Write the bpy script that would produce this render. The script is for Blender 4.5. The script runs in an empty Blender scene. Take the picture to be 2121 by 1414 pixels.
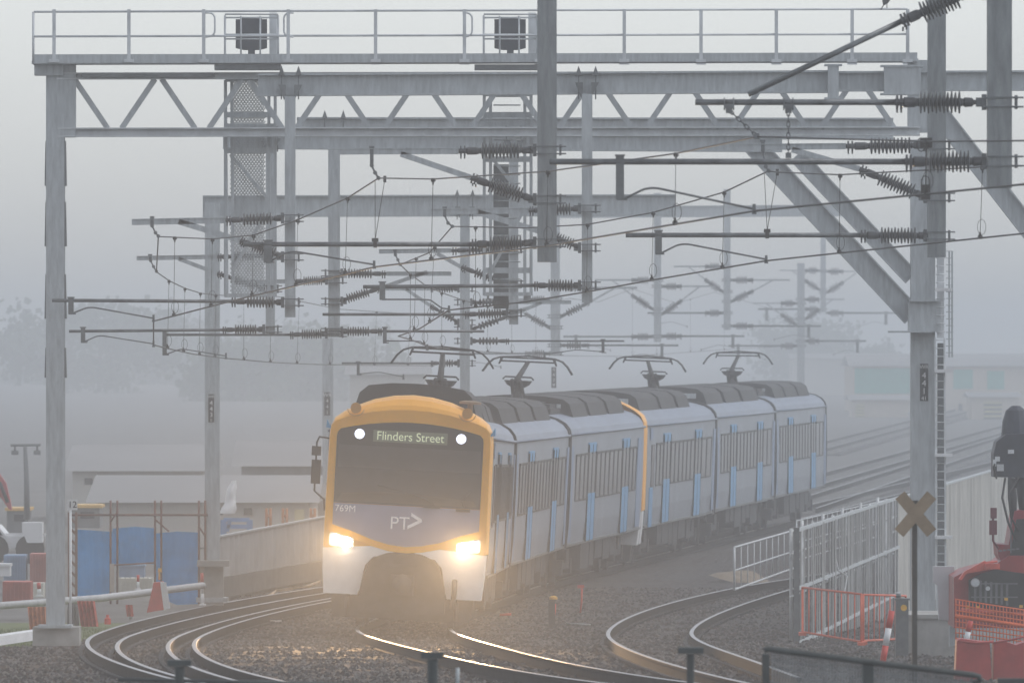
EXPO = 0.40; HEAD_E = 60; HEAD_W = 16500; FOG = 0.0014
import bpy, bmesh, math, random
from mathutils import Vector, Matrix
R = math.radians
random.seed(7)
sc = bpy.context.scene
col = sc.collection

# ------------------------------------------------------------------ camera
CZ = 5.66                     # camera height, metres (shot from an overbridge)
F = 22000.0                   # focal length in pixels of the 2121 px wide photo
HZ = 703.0
cam_d = bpy.data.cameras.new('camera'); cam = bpy.data.objects.new('camera', cam_d)
col.objects.link(cam); sc.camera = cam
cam.location = (0, 0, CZ); cam.rotation_euler = (R(90), 0, 0)
cam_d.sensor_width = 36; cam_d.lens = 36 * F / 2121
cam_d.shift_y = (HZ - 707) / 2121
cam_d.clip_start = 1; cam_d.clip_end = 6000
cam_d.dof.use_dof = True; cam_d.dof.focus_distance = 175; cam_d.dof.aperture_fstop = 9

# ------------------------------------------------------------------ world, sun, exposure
w = bpy.data.worlds.new('World'); sc.world = w; w.use_nodes = True
nt = w.node_tree; nt.nodes.clear()
sky = nt.nodes.new('ShaderNodeTexSky'); sky.sky_type = 'NISHITA'; sky.sun_disc = False
SUN_EL, SUN_ROT = R(55), R(88)
sky.sun_elevation = SUN_EL; sky.sun_rotation = SUN_ROT
sky.air_density = 1.0; sky.dust_density = 1.2; sky.ozone_density = 1.0
hs = nt.nodes.new('ShaderNodeHueSaturation'); hs.inputs['Saturation'].default_value = 0.25
bg = nt.nodes.new('ShaderNodeBackground'); bg.inputs['Strength'].default_value = 0.15
wo = nt.nodes.new('ShaderNodeOutputWorld')
tcw = nt.nodes.new('ShaderNodeTexCoord'); sep = nt.nodes.new('ShaderNodeSeparateXYZ'); mr_ = nt.nodes.new('ShaderNodeMapRange')
mr_.inputs['From Min'].default_value = 0; mr_.inputs['From Max'].default_value = .16; mr_.inputs['To Min'].default_value = 1.08; mr_.inputs['To Max'].default_value = 1.0
tint = nt.nodes.new('ShaderNodeMixRGB'); tint.blend_type = 'MULTIPLY'; tint.inputs[0].default_value = 1; tint.inputs[2].default_value = (.96, .988, 1.025, 1)
vm = nt.nodes.new('ShaderNodeVectorMath'); vm.operation = 'SCALE'
nt.links.new(tcw.outputs['Generated'], sep.inputs[0]); nt.links.new(sep.outputs['Z'], mr_.inputs['Value']); nt.links.new(mr_.outputs[0], vm.inputs['Scale'])
nt.links.new(sky.outputs[0], hs.inputs['Color']); nt.links.new(hs.outputs[0], tint.inputs[1]); nt.links.new(tint.outputs[0], vm.inputs[0]); nt.links.new(vm.outputs[0], bg.inputs[0]); nt.links.new(bg.outputs[0], wo.inputs[0])
sl = bpy.data.lights.new('sun', 'SUN'); sl.energy = 0.6; sl.angle = R(25); sl.color = (1, .97, .93)
so = bpy.data.objects.new('sun', sl); col.objects.link(so)
so.rotation_euler = (R(90) - SUN_EL, 0, R(180) - SUN_ROT)
sc.view_settings.view_transform = 'Standard'; sc.view_settings.look = 'None'
sc.view_settings.gamma = 1.0; sc.view_settings.exposure = EXPO
sc.cycles.use_denoising = True
sc.cycles.max_bounces = 4; sc.cycles.diffuse_bounces = 2; sc.cycles.glossy_bounces = 2
sc.cycles.volume_bounces = 1; sc.cycles.transparent_max_bounces = 6
sc.cycles.sample_clamp_indirect = 4; sc.cycles.sample_clamp_direct = 30
sc.cycles.caustics_reflective = False; sc.cycles.caustics_refractive = False
sc.cycles.use_adaptive_sampling = False

# ------------------------------------------------------------------ the lie of the land
def zr(d):
    """rail level along the line: level far away, climbing towards the overbridge"""
    if d >= 240: return 0.0
    if d >= 185: return .000173 * (240 - d) ** 2
    return .523 + .019 * (185 - d)
def S(d): return F / d
def P(x, y, d): return Vector(((x - 1060.5) * d / F, d, CZ + (HZ - y) * d / F))
def U(x, y, h=0.0):
    """the point of the ground (rail level + h) that the photo shows at pixel x, y"""
    lo, hi = 60.0, 5000.0
    for _ in range(50):
        m = (lo + hi) / 2
        if HZ + (CZ - zr(m) - h) * F / m > y: lo = m
        else: hi = m
    return Vector(((x - 1060.5) * lo / F, lo, zr(lo) + h))
def cx(d):
    """centre line of the train's track"""
    if d < 258: return -2.04 + (d - 194) ** 2 / 1360.0
    return -2.04 + 64 ** 2 / 1360.0 + (d - 258) * .0941

# ------------------------------------------------------------------ materials
MATS = {}
def mat(name, c, rough=.6, metal=0.0, var=.12, scale=3.0, bump=0.0, emit=0, c2=None, stretch=None, spec=.4):
    if name in MATS: return MATS[name]
    m = bpy.data.materials.new(name); m.use_nodes = True; n = m.node_tree; b = n.nodes['Principled BSDF']
    b.inputs['Roughness'].default_value = rough; b.inputs['Metallic'].default_value = metal
    b.inputs['Specular IOR Level'].default_value = spec
    c = tuple(c)
    if var > 0 or c2:
        tc = n.nodes.new('ShaderNodeTexCoord'); mp = n.nodes.new('ShaderNodeMapping')
        if stretch: mp.inputs['Scale'].default_value = stretch
        nz = n.nodes.new('ShaderNodeTexNoise'); nz.inputs['Scale'].default_value = scale; nz.inputs['Detail'].default_value = 8; nz.inputs['Roughness'].default_value = .7
        rp = n.nodes.new('ShaderNodeValToRGB')
        a = c2 or tuple(max(0, x * (1 - var * 1.6)) for x in c); bb = c if c2 else tuple(min(1, x * (1 + var)) for x in c)
        rp.color_ramp.elements[0].position = .35; rp.color_ramp.elements[1].position = .65
        rp.color_ramp.elements[0].color = (*a, 1); rp.color_ramp.elements[1].color = (*bb, 1)
        n.links.new(tc.outputs['Object'], mp.inputs[0]); n.links.new(mp.outputs[0], nz.inputs['Vector'])
        n.links.new(nz.outputs['Fac'], rp.inputs[0]); n.links.new(rp.outputs[0], b.inputs['Base Color'])
        if bump:
            bp = n.nodes.new('ShaderNodeBump'); bp.inputs['Strength'].default_value = bump; bp.inputs['Distance'].default_value = .03
            n.links.new(nz.outputs['Fac'], bp.inputs['Height']); n.links.new(bp.outputs[0], b.inputs['Normal'])
    else:
        b.inputs['Base Color'].default_value = (*c, 1)
    if emit:
        b.inputs['Emission Color'].default_value = (*c, 1); b.inputs['Emission Strength'].default_value = emit
    MATS[name] = m
    return m
galv = mat('galvanised_steel', (.42, .445, .455), .5, .1, .13, 5, stretch=(3, 3, .5))
galv_l = mat('bright_galvanised_steel', (.60, .62, .63), .5, .1, .15, 2)
galv_d = mat('weathered_steel', (.14, .15, .155), .5, .3, .25, 3)
pipe_m = mat('tube_steel', (.13, .14, .145), .32, .5, .3, 4)
galv_n = mat('aged_galvanised_steel', (.21, .225, .23), .45, .25, .2, 4, stretch=(3, 3, .5))
porc = mat('insulator_glaze', (.055, .058, .06), .3, 0, .2, 6)
wire_m = mat('wire_copper', (.03, .028, .026), .5, .3, 0)
dark = mat('dark_steel', (.025, .027, .03), .5, .2, .3, 4)
black = mat('black_plastic', (.018, .018, .02), .5, 0, .2, 5)
rail_m = mat('rail_steel', (.030, .026, .023), .95, 0, .3, 5, spec=.1)
railtop_m = mat('polished_rail_head', (.36, .36, .37), .42, .7, .1, 3)
conc = mat('concrete', (.34, .33, .31), .85, 0, .2, 1.6, .2)
white = mat('white_paint', (.72, .72, .72), .5, 0, .06, 2)
yellow = mat('yellow_paint', (.88, .40, .03), .4, 0, .05, 1.2)
tblue = mat('train_blue', (.085, .28, .50), .4, 0, .08, 1)
tlilac = mat('train_lilac', (.17, .24, .36), .4, 0, .06, 1)
tgrey = mat('train_grey', (.225, .255, .295), .38, .1, .1, .8)
troof = mat('train_roof', (.16, .195, .26), .45, .15, .1, .7)
tunder = mat('train_underframe', (.035, .036, .04), .8, 0, .3, 2)
tdark = mat('train_roof_dark', (.018, .019, .022), .7, 0, .25, 1.2)
glass = mat('dark_glass', (.022, .022, .026), .12, 0, 0, spec=.5)
sglass = mat('side_glass', (.20, .21, .22), .1, .1, 0, spec=.5)  # grey of the bright fog mirrored in the panes, put into their colour
red = mat('red_plastic', (.55, .045, .03), .5, 0, .15, 2)
orange = mat('orange_plastic', (.75, .13, .03), .6, 0, .12, 2)
blue = mat('blue_tarpaulin', (.045, .31, .66), .6, 0, .14, 1.5, .4)
rust = mat('rusty_scaffold', (.15, .055, .04), .7, .1, .3, 5)
lampm = mat('lamp_lens', (1, .93, .8), .3, 0, 0, emit=HEAD_E)
ledm = mat('marker_lens', (.80, .84, 1.0), .3, 0, 0, emit=1.5)
dispm = mat('display_panel', (.11, .13, .09), .5, 0, 0, emit=.15)
disptx = mat('display_text', (.55, .60, .42), .5, 0, 0, emit=.45)
hoard = mat('hoarding_sheet', (.18, .18, .178), .7, 0, .3, 1.2, stretch=(3, 3, .4))
hoardw = mat('pale_hoarding_sheet', (.37, .36, .33), .7, 0, .22, 1.0, stretch=(3, 3, .4))
fol = mat('foliage', (.06, .09, .04), .8, 0, .4, 2)
bark = mat('bark', (.08, .06, .045), .9, 0, .3, 4)

# ------------------------------------------------------------------ mesh helper
class MB:
    def __init__(s): s.v = []; s.f = []; s.mi = []; s.cur = 0; s.sm = []
    def add(s, vs, fs, smooth=False):
        o = len(s.v); s.v += [tuple(v) for v in vs]
        for f in fs: s.f.append([i + o for i in f]); s.mi.append(s.cur); s.sm.append(smooth)
        return s
    def box(s, c, sz, rz=0.0, M=None):
        x, y, z = sz[0] / 2, sz[1] / 2, sz[2] / 2
        vs = [Vector((a * x, b * y, e * z)) for e in (-1, 1) for a, b in ((-1, -1), (1, -1), (1, 1), (-1, 1))]
        if rz: vs = [Matrix.Rotation(rz, 3, 'Z') @ v for v in vs]
        if M: vs = [M @ v for v in vs]
        return s.add([v + Vector(c) for v in vs], [(0, 3, 2, 1), (4, 5, 6, 7), (0, 1, 5, 4), (1, 2, 6, 5), (2, 3, 7, 6), (3, 0, 4, 7)])
    def bar(s, a, b, wd, ht, up=(0, 0, 1)):
        a, b = Vector(a), Vector(b); t = (b - a).normalized(); up = Vector(up)
        if abs(t.dot(up)) > .99: up = Vector((0, 1, 0))
        sd = t.cross(up).normalized(); u = sd.cross(t).normalized()
        vs = [p + sd * i * wd / 2 + u * j * ht / 2 for p in (a, b) for i, j in ((-1, -1), (1, -1), (1, 1), (-1, 1))]
        return s.add(vs, [(0, 1, 2, 3), (7, 6, 5, 4), (0, 4, 5, 1), (1, 5, 6, 2), (2, 6, 7, 3), (3, 7, 4, 0)])
    def ibeam(s, a, b, wd, ht, t=.02, up=(0, 0, 1)):
        a, b = Vector(a), Vector(b); T = (b - a).normalized(); upv = Vector(up)
        if abs(T.dot(upv)) > .99: upv = Vector((0, 1, 0))
        sd = T.cross(upv).normalized(); u = sd.cross(T).normalized(); h = ht / 2 - t / 2
        s.bar(a + u * h, b + u * h, wd, t, up); s.bar(a - u * h, b - u * h, wd, t, up); s.bar(a, b, t, ht - 2 * t, up)
        return s
    def tube(s, pts, r, n=6, cap=True):
        pts = [Vector(p) for p in pts]; vs = []; fs = []; pr = None
        for i, p in enumerate(pts):
            t = ((pts[min(i + 1, len(pts) - 1)] - pts[max(i - 1, 0)])).normalized()
            if pr is None:
                q = Vector((0, 0, 1)) if abs(t.z) < .9 else Vector((0, 1, 0)); pr = t.cross(q).normalized()
            pr = (pr - t * pr.dot(t)).normalized(); bt = t.cross(pr)
            rr = r[i] if isinstance(r, (list, tuple)) else r
            vs += [p + (pr * math.cos(6.28319 * k / n) + bt * math.sin(6.28319 * k / n)) * rr for k in range(n)]
        for i in range(len(pts) - 1):
            for k in range(n): fs.append((i * n + k, i * n + (k + 1) % n, (i + 1) * n + (k + 1) % n, (i + 1) * n + k))
        if cap: fs += [tuple(range(n))[::-1], tuple(range((len(pts) - 1) * n, len(pts) * n))]
        return s.add(vs, fs, True)
    def lathe(s, a, b, prof, n=12):
        """profile [(t, r)] turned about the axis a-b"""
        a, b = Vector(a), Vector(b); t = (b - a).normalized(); q = Vector((0, 0, 1)) if abs(t.z) < .9 else Vector((0, 1, 0))
        u = t.cross(q).normalized(); v = t.cross(u); vs = []; fs = []
        for k, r in prof:
            c = a + (b - a) * k
            vs += [c + (u * math.cos(6.28319 * j / n) + v * math.sin(6.28319 * j / n)) * r for j in range(n)]
        for i in range(len(prof) - 1):
            for j in range(n): fs.append((i * n + j, i * n + (j + 1) % n, (i + 1) * n + (j + 1) % n, (i + 1) * n + j))
        fs += [tuple(range(n))[::-1], tuple(range((len(prof) - 1) * n, len(prof) * n))]
        return s.add(vs, fs)
    def prism(s, poly, y0, y1, axis='y'):
        """poly in (x, z) pushed from y0 to y1"""
        n = len(poly)
        g = (lambda p, y: (p[0], y, p[1])) if axis == 'y' else (lambda p, y: (y, p[0], p[1])) if axis == 'x' else (lambda p, y: (p[0], p[1], y))
        vs = [g(p, y0) for p in poly] + [g(p, y1) for p in poly]
        return s.add(vs, [tuple(range(n)), tuple(range(2 * n - 1, n - 1, -1))] + [(i, i + n, (i + 1) % n + n, (i + 1) % n) for i in range(n)])
    def strip(s, rows, smooth=True):
        n = len(rows[0]); vs = [p for r in rows for p in r]
        return s.add(vs, [(i * n + j, i * n + j + 1, (i + 1) * n + j + 1, (i + 1) * n + j) for i in range(len(rows) - 1) for j in range(n - 1)], smooth)
    def build(s, name, m, parent=None, label=None, cat=None, group=None, kind=None, origin=None):
        me = bpy.data.meshes.new(name)
        o0 = Vector(origin) if origin is not None else (Vector(parent['_o']) if parent is not None and '_o' in parent else Vector((0, 0, 0)))
        if parent is None and origin is None and s.v:
            n = len(s.v); o0 = Vector((sum(v[0] for v in s.v) / n, sum(v[1] for v in s.v) / n, min(v[2] for v in s.v)))
        me.from_pydata([(v[0] - o0.x, v[1] - o0.y, v[2] - o0.z) for v in s.v], [], s.f)
        ms = m if isinstance(m, (list, tuple)) else [m]
        for q in ms: me.materials.append(q)
        me.polygons.foreach_set('material_index', s.mi); me.polygons.foreach_set('use_smooth', s.sm); me.update()
        o = bpy.data.objects.new(name, me); col.objects.link(o)
        if parent is not None:
            o.parent = parent; o['_o'] = tuple(o0)
        else:
            o.location = o0; o['_o'] = tuple(o0)
        tag(o, label, cat, group, kind)
        return o
def tag(o, label=None, cat=None, group=None, kind=None):
    if label: o['label'] = label
    if cat: o['category'] = cat
    if group: o['group'] = group
    if kind: o['kind'] = kind
    return o
def empty(name, loc, label, cat, group=None, local=False):
    o = bpy.data.objects.new(name, None); col.objects.link(o); o.location = loc; o.empty_display_size = .2
    o['_o'] = (0, 0, 0) if local else tuple(loc)
    return tag(o, label, cat, group)
def text_mesh(txt, size, loc, rot, m, name, parent, thick=.004, align='CENTER', sx=1.0):
    """lettering as a thin solid; loc is relative to the parent's local frame"""
    cu = bpy.data.curves.new('t', 'FONT'); cu.body = txt; cu.size = size; cu.align_x = align; cu.align_y = 'CENTER'; cu.extrude = thick
    t = bpy.data.objects.new('t', cu); col.objects.link(t)
    bpy.context.view_layer.update()
    me = bpy.data.meshes.new_from_object(t.evaluated_get(bpy.context.evaluated_depsgraph_get()))
    bpy.data.objects.remove(t); bpy.data.curves.remove(cu)
    me.transform(Matrix.Translation(Vector(loc)) @ rot.to_4x4() @ Matrix.Diagonal((sx, 1, 1, 1)))
    me.materials.clear(); me.materials.append(m)
    for p in me.polygons: p.material_index = 0
    o = bpy.data.objects.new(name, me); col.objects.link(o); o.parent = parent; o['_o'] = parent['_o'] if parent else (0, 0, 0)
    return o
FACE = Matrix.Rotation(R(90), 3, 'X')      # lettering that faces the camera side (-Y)
# ================================================================== GROUND
def ballast_mat():
    m = bpy.data.materials.new('ballast'); m.use_nodes = True; n = m.node_tree; b = n.nodes['Principled BSDF']
    b.inputs['Roughness'].default_value = .9
    tc = n.nodes.new('ShaderNodeTexCoord')
    vo = n.nodes.new('ShaderNodeTexVoronoi'); vo.inputs['Scale'].default_value = 14
    mp = n.nodes.new('ShaderNodeMapping'); mp.inputs['Scale'].default_value = (1, .35, 1)
    nz = n.nodes.new('ShaderNodeTexNoise'); nz.inputs['Scale'].default_value = .35; nz.inputs['Detail'].default_value = 6
    r1 = n.nodes.new('ShaderNodeValToRGB'); r1.color_ramp.elements[0].color = (.010, .009, .0085, 1); r1.color_ramp.elements[1].color = (.078, .070, .065, 1)
    r2 = n.nodes.new('ShaderNodeValToRGB'); r2.color_ramp.elements[0].color = (.85, .70, .60, 1); r2.color_ramp.elements[1].color = (.95, .97, 1, 1)
    r2.color_ramp.elements[0].position = .4; r2.color_ramp.elements[1].position = .6
    mx = n.nodes.new('ShaderNodeMixRGB'); mx.blend_type = 'MULTIPLY'; mx.inputs[0].default_value = 1
    L = n.links.new
    L(tc.outputs['Object'], mp.inputs[0]); L(mp.outputs[0], vo.inputs['Vector']); L(tc.outputs['Object'], nz.inputs['Vector'])
    L(vo.outputs['Color'], r1.inputs[0]); L(nz.outputs['Fac'], r2.inputs[0]); L(r1.outputs[0], mx.inputs[1]); L(r2.outputs[0], mx.inputs[2])
    L(mx.outputs[0], b.inputs['Base Color'])
    bp = n.nodes.new('ShaderNodeBump'); bp.inputs['Strength'].default_value = .8; bp.inputs['Distance'].default_value = .05
    L(vo.outputs['Distance'], bp.inputs['Height']); L(bp.outputs[0], b.inputs['Normal'])
    return m
bal = ballast_mat()
gravelm = mat('trackside_gravel', (.13, .125, .118), .95, 0, .25, .25, .3)
def sheet(name, x0, x1, ys, h, m, kind, label=None, nx=2, cat=None, f=None):
    b = MB(); rows = []
    for y in ys:
        rows.append([(x0 + (x1 - x0) * i / nx, y, zr(y) + h + (f(x0 + (x1 - x0) * i / nx, y) if f else 0)) for i in range(nx + 1)])
    b.strip(rows); return b.build(name, m, None, label, cat, None, kind, origin=(0, 0, 0))
ys = [40, 80] + list(range(100, 260, 4)) + [280, 320, 400, 600, 1000, 2000, 4000]
sheet('ground', -900, 900, ys, -.34, gravelm, 'structure', 'flat grey gravel ground of the railway corridor')
# ballast bed, lumpy and real
from mathutils import noise as nzz
import numpy as np
def lump(x, y):
    return .05 * nzz.noise(Vector((x * .9, y * .25, 0))) + .035 * nzz.noise(Vector((x * 5, y * 2.0, 3)))
def edge(x, y):
    e = 0
    xl = cx(y) - (7.0 if y < 178 else float(np.interp(y, [178, 190, 204, 260, 420], [7.0, 5.9, 5.2, 5.9, 8.9]))); xr = cx(y) + 9
    if x < xl: e -= min(.35, (xl - x) * .5)
    return e + lump(x, y)
b = MB(); rows = []
y = 112.0
while y < 420:
    st = .5 if y < 215 else 2.0
    w0 = cx(y) - (8.2 if y < 178 else float(np.interp(y, [178, 190, 204, 260, 420], [8.2, 6.1, 5.2, 6.0, 9]))); w1 = cx(y) + (10.5 if y > 180 else 14)
    nx = 150 if y < 215 else 150
    rows.append([(w0 + (w1 - w0) * i / nx, y, zr(y) - .20 + edge(w0 + (w1 - w0) * i / nx, y)) for i in range(nx + 1)])
    y += st
b.strip(rows, False)
b.build('ballast_bed', bal, None, 'brown and grey crushed stone bed under the curving tracks', None, None, 'structure', origin=(0, 0, 0))
# loose stones
def stones(name, n, region, cols, label):
    bs = MB()
    for _ in range(n):
        x, y = region()
        r = random.uniform(.02, .05); z = zr(y) - .20 + edge(x, y) + r * .3
        a = random.random() * 6.28; e = random.uniform(.6, 1.0)
        q = [(r * math.cos(a + k * 1.5708) * (1 if k % 2 else e), r * math.sin(a + k * 1.5708) * (1 if k % 2 else e), random.uniform(-.2, .2) * r) for k in range(4)]
        top = (random.uniform(-.3, .3) * r, random.uniform(-.3, .3) * r, r * .8)
        bs.cur = random.randrange(len(cols))
        bs.add([(x + p[0], y + p[1], z + p[2]) for p in q + [top]], [(0, 1, 4), (1, 2, 4), (2, 3, 4), (3, 0, 4)])
    bs.build(name, cols, None, label, None, None, 'stuff', origin=(0, 0, 0))
stc = [mat('stone_grey', (.062, .059, .058), .9, 0, 0), mat('stone_dark', (.02, .018, .017), .9, 0, 0), mat('stone_brown', (.07, .05, .038), .9, 0, 0), mat('stone_pale', (.15, .14, .13), .9, 0, 0), mat('stone_mid', (.04, .035, .032), .9, 0, 0)]
def reg():
    y = 118 + 132 * random.random() ** 1.25
    return cx(y) + random.uniform(-8, 9.5), y
stones('ballast_stones', 56000, reg, stc, 'loose crushed ballast stones lying between the rails')

# ------------------------------------------------------------------ rails
def smooth_path(pts, step=1.5):
    pts = [Vector(p) for p in pts]; out = []
    for i in range(len(pts) - 1):
        p0 = pts[max(i - 1, 0)]; p1 = pts[i]; p2 = pts[i + 1]; p3 = pts[min(i + 2, len(pts) - 1)]
        n = max(2, int((p2 - p1).length / step))
        for k in range(n):
            t = k / n
            out.append(.5 * ((2 * p1) + (p2 - p0) * t + (2 * p0 - 5 * p1 + 4 * p2 - p3) * t * t + (3 * p1 - p0 - 3 * p2 + p3) * t ** 3))
    out.append(pts[-1]); return out
RAILP = [(-.075, -.185), (.075, -.185), (.075, -.17), (.012, -.15), (.012, -.045), (.036, -.035), (.036, -.004), (.03, 0), (-.03, 0), (-.036, -.004), (-.036, -.035), (-.012, -.045), (-.012, -.15), (-.075, -.17)]
def rail(parent, pts, name='rail'):
    b = MB(); rows = []
    for i, p in enumerate(pts):
        t = pts[min(i + 1, len(pts) - 1)] - pts[max(i - 1, 0)]; t.z = 0; t.normalize(); sd = Vector((t.y, -t.x, 0))
        rows.append([p + sd * a + Vector((0, 0, z)) for a, z in RAILP])
    n = len(RAILP); vs = [q for r in rows for q in r]; fs = []
    b2 = b
    o = 0
    for i in range(len(rows) - 1):
        for j in range(n):
            b.cur = 1 if j in (6, 7, 8) else 0
            b.add([rows[i][j], rows[i][(j + 1) % n], rows[i + 1][(j + 1) % n], rows[i + 1][j]], [(0, 1, 2, 3)])
    b.build(name, [rail_m, railtop_m], parent)
def fit(pix, h=0.0):
    """photo points of one rail -> smooth curve x(d) on the formation"""
    import numpy as np
    pts = [U(x, y, h) for x, y in pix]
    d = np.array([p.y for p in pts]); x = np.array([p.x for p in pts]); o = np.argsort(d); return d[o], x[o]
import numpy as np
def track(label, railpix, group='railway tracks', deg=4, ext=None, sl=True, d0=112, d1=300):
    root = empty('railway_track', (0, 170, 0), label, 'railway track', group)
    curves = []
    for pix in railpix:
        d, x = fit(pix); c = np.polyfit((d - 180) / 50, x, deg)
        lo, hi = max(d0, d.min() - 14), min(d1, d.max() + 10)
        g = np.arange(lo, hi, 1.5)
        # straight on beyond the measured ends
        ex = np.polyval(c, (np.clip(g, d.min(), d.max()) - 180) / 50)
        sl0 = np.polyval(np.polyder(c), (d.min() - 180) / 50) / 50; sl1 = np.polyval(np.polyder(c), (d.max() - 180) / 50) / 50
        ex = ex + np.where(g < d.min(), (g - d.min()) * sl0, 0) + np.where(g > d.max(), (g - d.max()) * sl1, 0)
        rail(root, [Vector((a, q, zr(q))) for a, q in zip(ex, g)]); curves.append((g, ex))
    if sl and len(curves) > 1:
        b = MB(); ga, xa = curves[0]; gb, xb = curves[-1]
        for q in np.arange(max(ga.min(), gb.min()), min(ga.max(), gb.max(), 262), .68):
            a, c_ = np.interp(q, ga, xa), np.interp(q, gb, xb); m_ = (a + c_) / 2; hw = max(1.25, abs(a - c_) / 2 + .45)
            b.box((m_, q, zr(q) - .335), (2 * hw, .24, .20))
        b.build('sleeper', conc, root, kind='stuff')
        f = MB()
        for g, x in curves:
            for q in np.arange(g.min(), min(g.max(), 230), .68):
                a = np.interp(q, g, x)
                for s_ in (-1, 1): f.box((a + s_ * .11, q, zr(q) - .165), (.07, .10, .05))
        f.build('rail_clip', dark, root, kind='stuff')
    return root
r1 = [(669,1214),(554,1233),(480,1245),(385,1262),(308,1278),(250,1293),(208,1312),(188,1331),(187,1343),(200,1356),(238,1370),(292,1385),(358,1405)]
r2 = [(677,1226),(592,1241),(480,1262),(404,1278),(327,1297),(269,1316),(248,1335),(246,1349),(261,1362),(300,1378),(361,1397)]
r3 = [(677,1239),(610,1252),(542,1266),(480,1280),(423,1297),(377,1314),(352,1331),(348,1347),(361,1362),(400,1378),(480,1406)]
r4 = [(685,1243),(620,1258),(542,1274),(438,1305),(412,1325),(408,1345),(423,1362),(458,1374),(535,1397),(600,1412)]
track('dull steel turnout track with four close rails bending beside the left mast', [r1, r2, r3, r4])
l5 = [(726,1287),(731,1297),(754,1310),(823,1333),(881,1349),(938,1360),(1060,1385),(1240,1412)]
l6 = [(938,1297),(977,1318),(1015,1333),(1060,1347),(1180,1372),(1283,1390),(1419,1411)]
root = empty('railway_track', (0, 170, 0), 'track with shining curved rails running under the lit train', 'railway track', 'railway tracks')
for side, pix in ((-1, l5), (1, l6)):
    d, x = fit(pix); g = np.arange(114, 640, 1.5)
    c = np.polyfit(np.concatenate([(d - 180) / 50, (np.arange(196, 216, 4) - 180) / 50]), np.concatenate([x, [cx(q) + side * .8 for q in np.arange(196, 216, 4)]]), 4)
    ex = np.polyval(c, (g - 180) / 50); fx = np.array([cx(q) + side * .8 for q in g]); t = np.clip((g - 196) / 14, 0, 1)
    ex = np.where(g < d.min(), np.polyval(c, (d.min() - 180) / 50) + (g - d.min()) * np.polyval(np.polyder(c), (d.min() - 180) / 50) / 50, ex)
    rail(root, [Vector((a, q, zr(q))) for a, q in zip(ex * (1 - t) + fx * t, g)])
b = MB(); f = MB()
for q in np.arange(120, 260, .68):
    m_ = cx(q)
    if q < 196:
        m_ = np.interp(q, *[np.array(z) for z in ([120, 130, 150, 180, 196], [2.6, 1.35, -.35, -1.85, -2.04])])
    b.box((m_, q, zr(q) - .335), (2.5, .24, .2))
b.build('sleeper', conc, root, kind='stuff')
l7 = [(1600,1203),(1467,1229),(1354,1258),(1283,1284),(1266,1304),(1272,1325),(1300,1343),(1340,1360),(1419,1381),(1537,1411)]
l8 = [(1654,1214),(1600,1233),(1495,1264),(1453,1287),(1437,1308),(1447,1325),(1467,1335),(1523,1355),(1580,1374)]
track('rusty siding track curving between the train and the grey hoarding', [l7, l8])
# further lines beyond the train, receding to the right
def far_track(label, pa, pb, w_=1.6):
    A = U(*pa); B = U(*pb); root = empty('railway_track', tuple(A), label, 'railway track', 'distant railway tracks')
    t = (B - A).normalized(); sd = Vector((t.y, -t.x, 0))
    for s_ in (-.8, .8):
        rail(root, [A + sd * s_ + (B - A) * k / 12 for k in range(13)])
    m = MB(); L_ = (B - A).length
    for k in range(int(L_ / 1.4)): m.bar(A + t * k * 1.4 - sd * 1.25 + Vector((0, 0, -.22)), A + t * k * 1.4 + sd * 1.25 + Vector((0, 0, -.22)), .25, .12)
    m.build('sleeper', conc, root, kind='stuff')
    e = MB(); e.bar(A - Vector((0, 0, .33)), B - Vector((0, 0, .33)), 3.6, .12); e.build('track_bed', mat('dark_ballast', (.05, .045, .045), .9, 0, .25, 1), root)
far_track('nearest track going off behind the last carriage', (1640, 1052), (2130, 893))
far_track('second track beyond the last carriage', (1650, 1004), (2130, 872))
far_track('fourth track beyond the last carriage, faintest of them in fog', (1670, 930), (2000, 846))

# ================================================================== TRAIN
def cross(z_off=0.0, k=1.0):
    """car cross-section above the skirt (u, v), right side up over the roof to the left"""
    pr = [(1.49, 1.0), (1.52, 1.8), (1.52, 2.6), (1.50, 3.55)]
    return pr
ROOF = [(1.50, 3.56), (1.46, 3.68), (1.36, 3.80), (1.18, 3.90), (.9, 3.97), (.5, 4.02), (0, 4.04)]
train = empty('commuter_train', (cx(194), 194, zr(194)), 'six carriage grey and blue electric train with a lit yellow front', 'train')
L = 24.0
def cab_outline(y_scale_top, wd, vb=.62):
    """outer outline of the cab end: bottom right round over the arch to bottom left"""
    r = [(1.46 * wd, vb), (1.50 * wd, 1.45), (1.50 * wd, 2.4), (1.49 * wd, 3.45), (1.47 * wd, 3.66)]
    arch = [(1.40, 3.80), (1.25, 3.905), (1.0, 4.02), (.7, 4.13), (.35, 4.20), (0, 4.225)]
    a = [(u * wd, 3.66 + (v - 3.66) * y_scale_top) for u, v in arch]
    full = r + a
    return full + [(-u, v) for u, v in reversed(full[:-1])]
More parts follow.
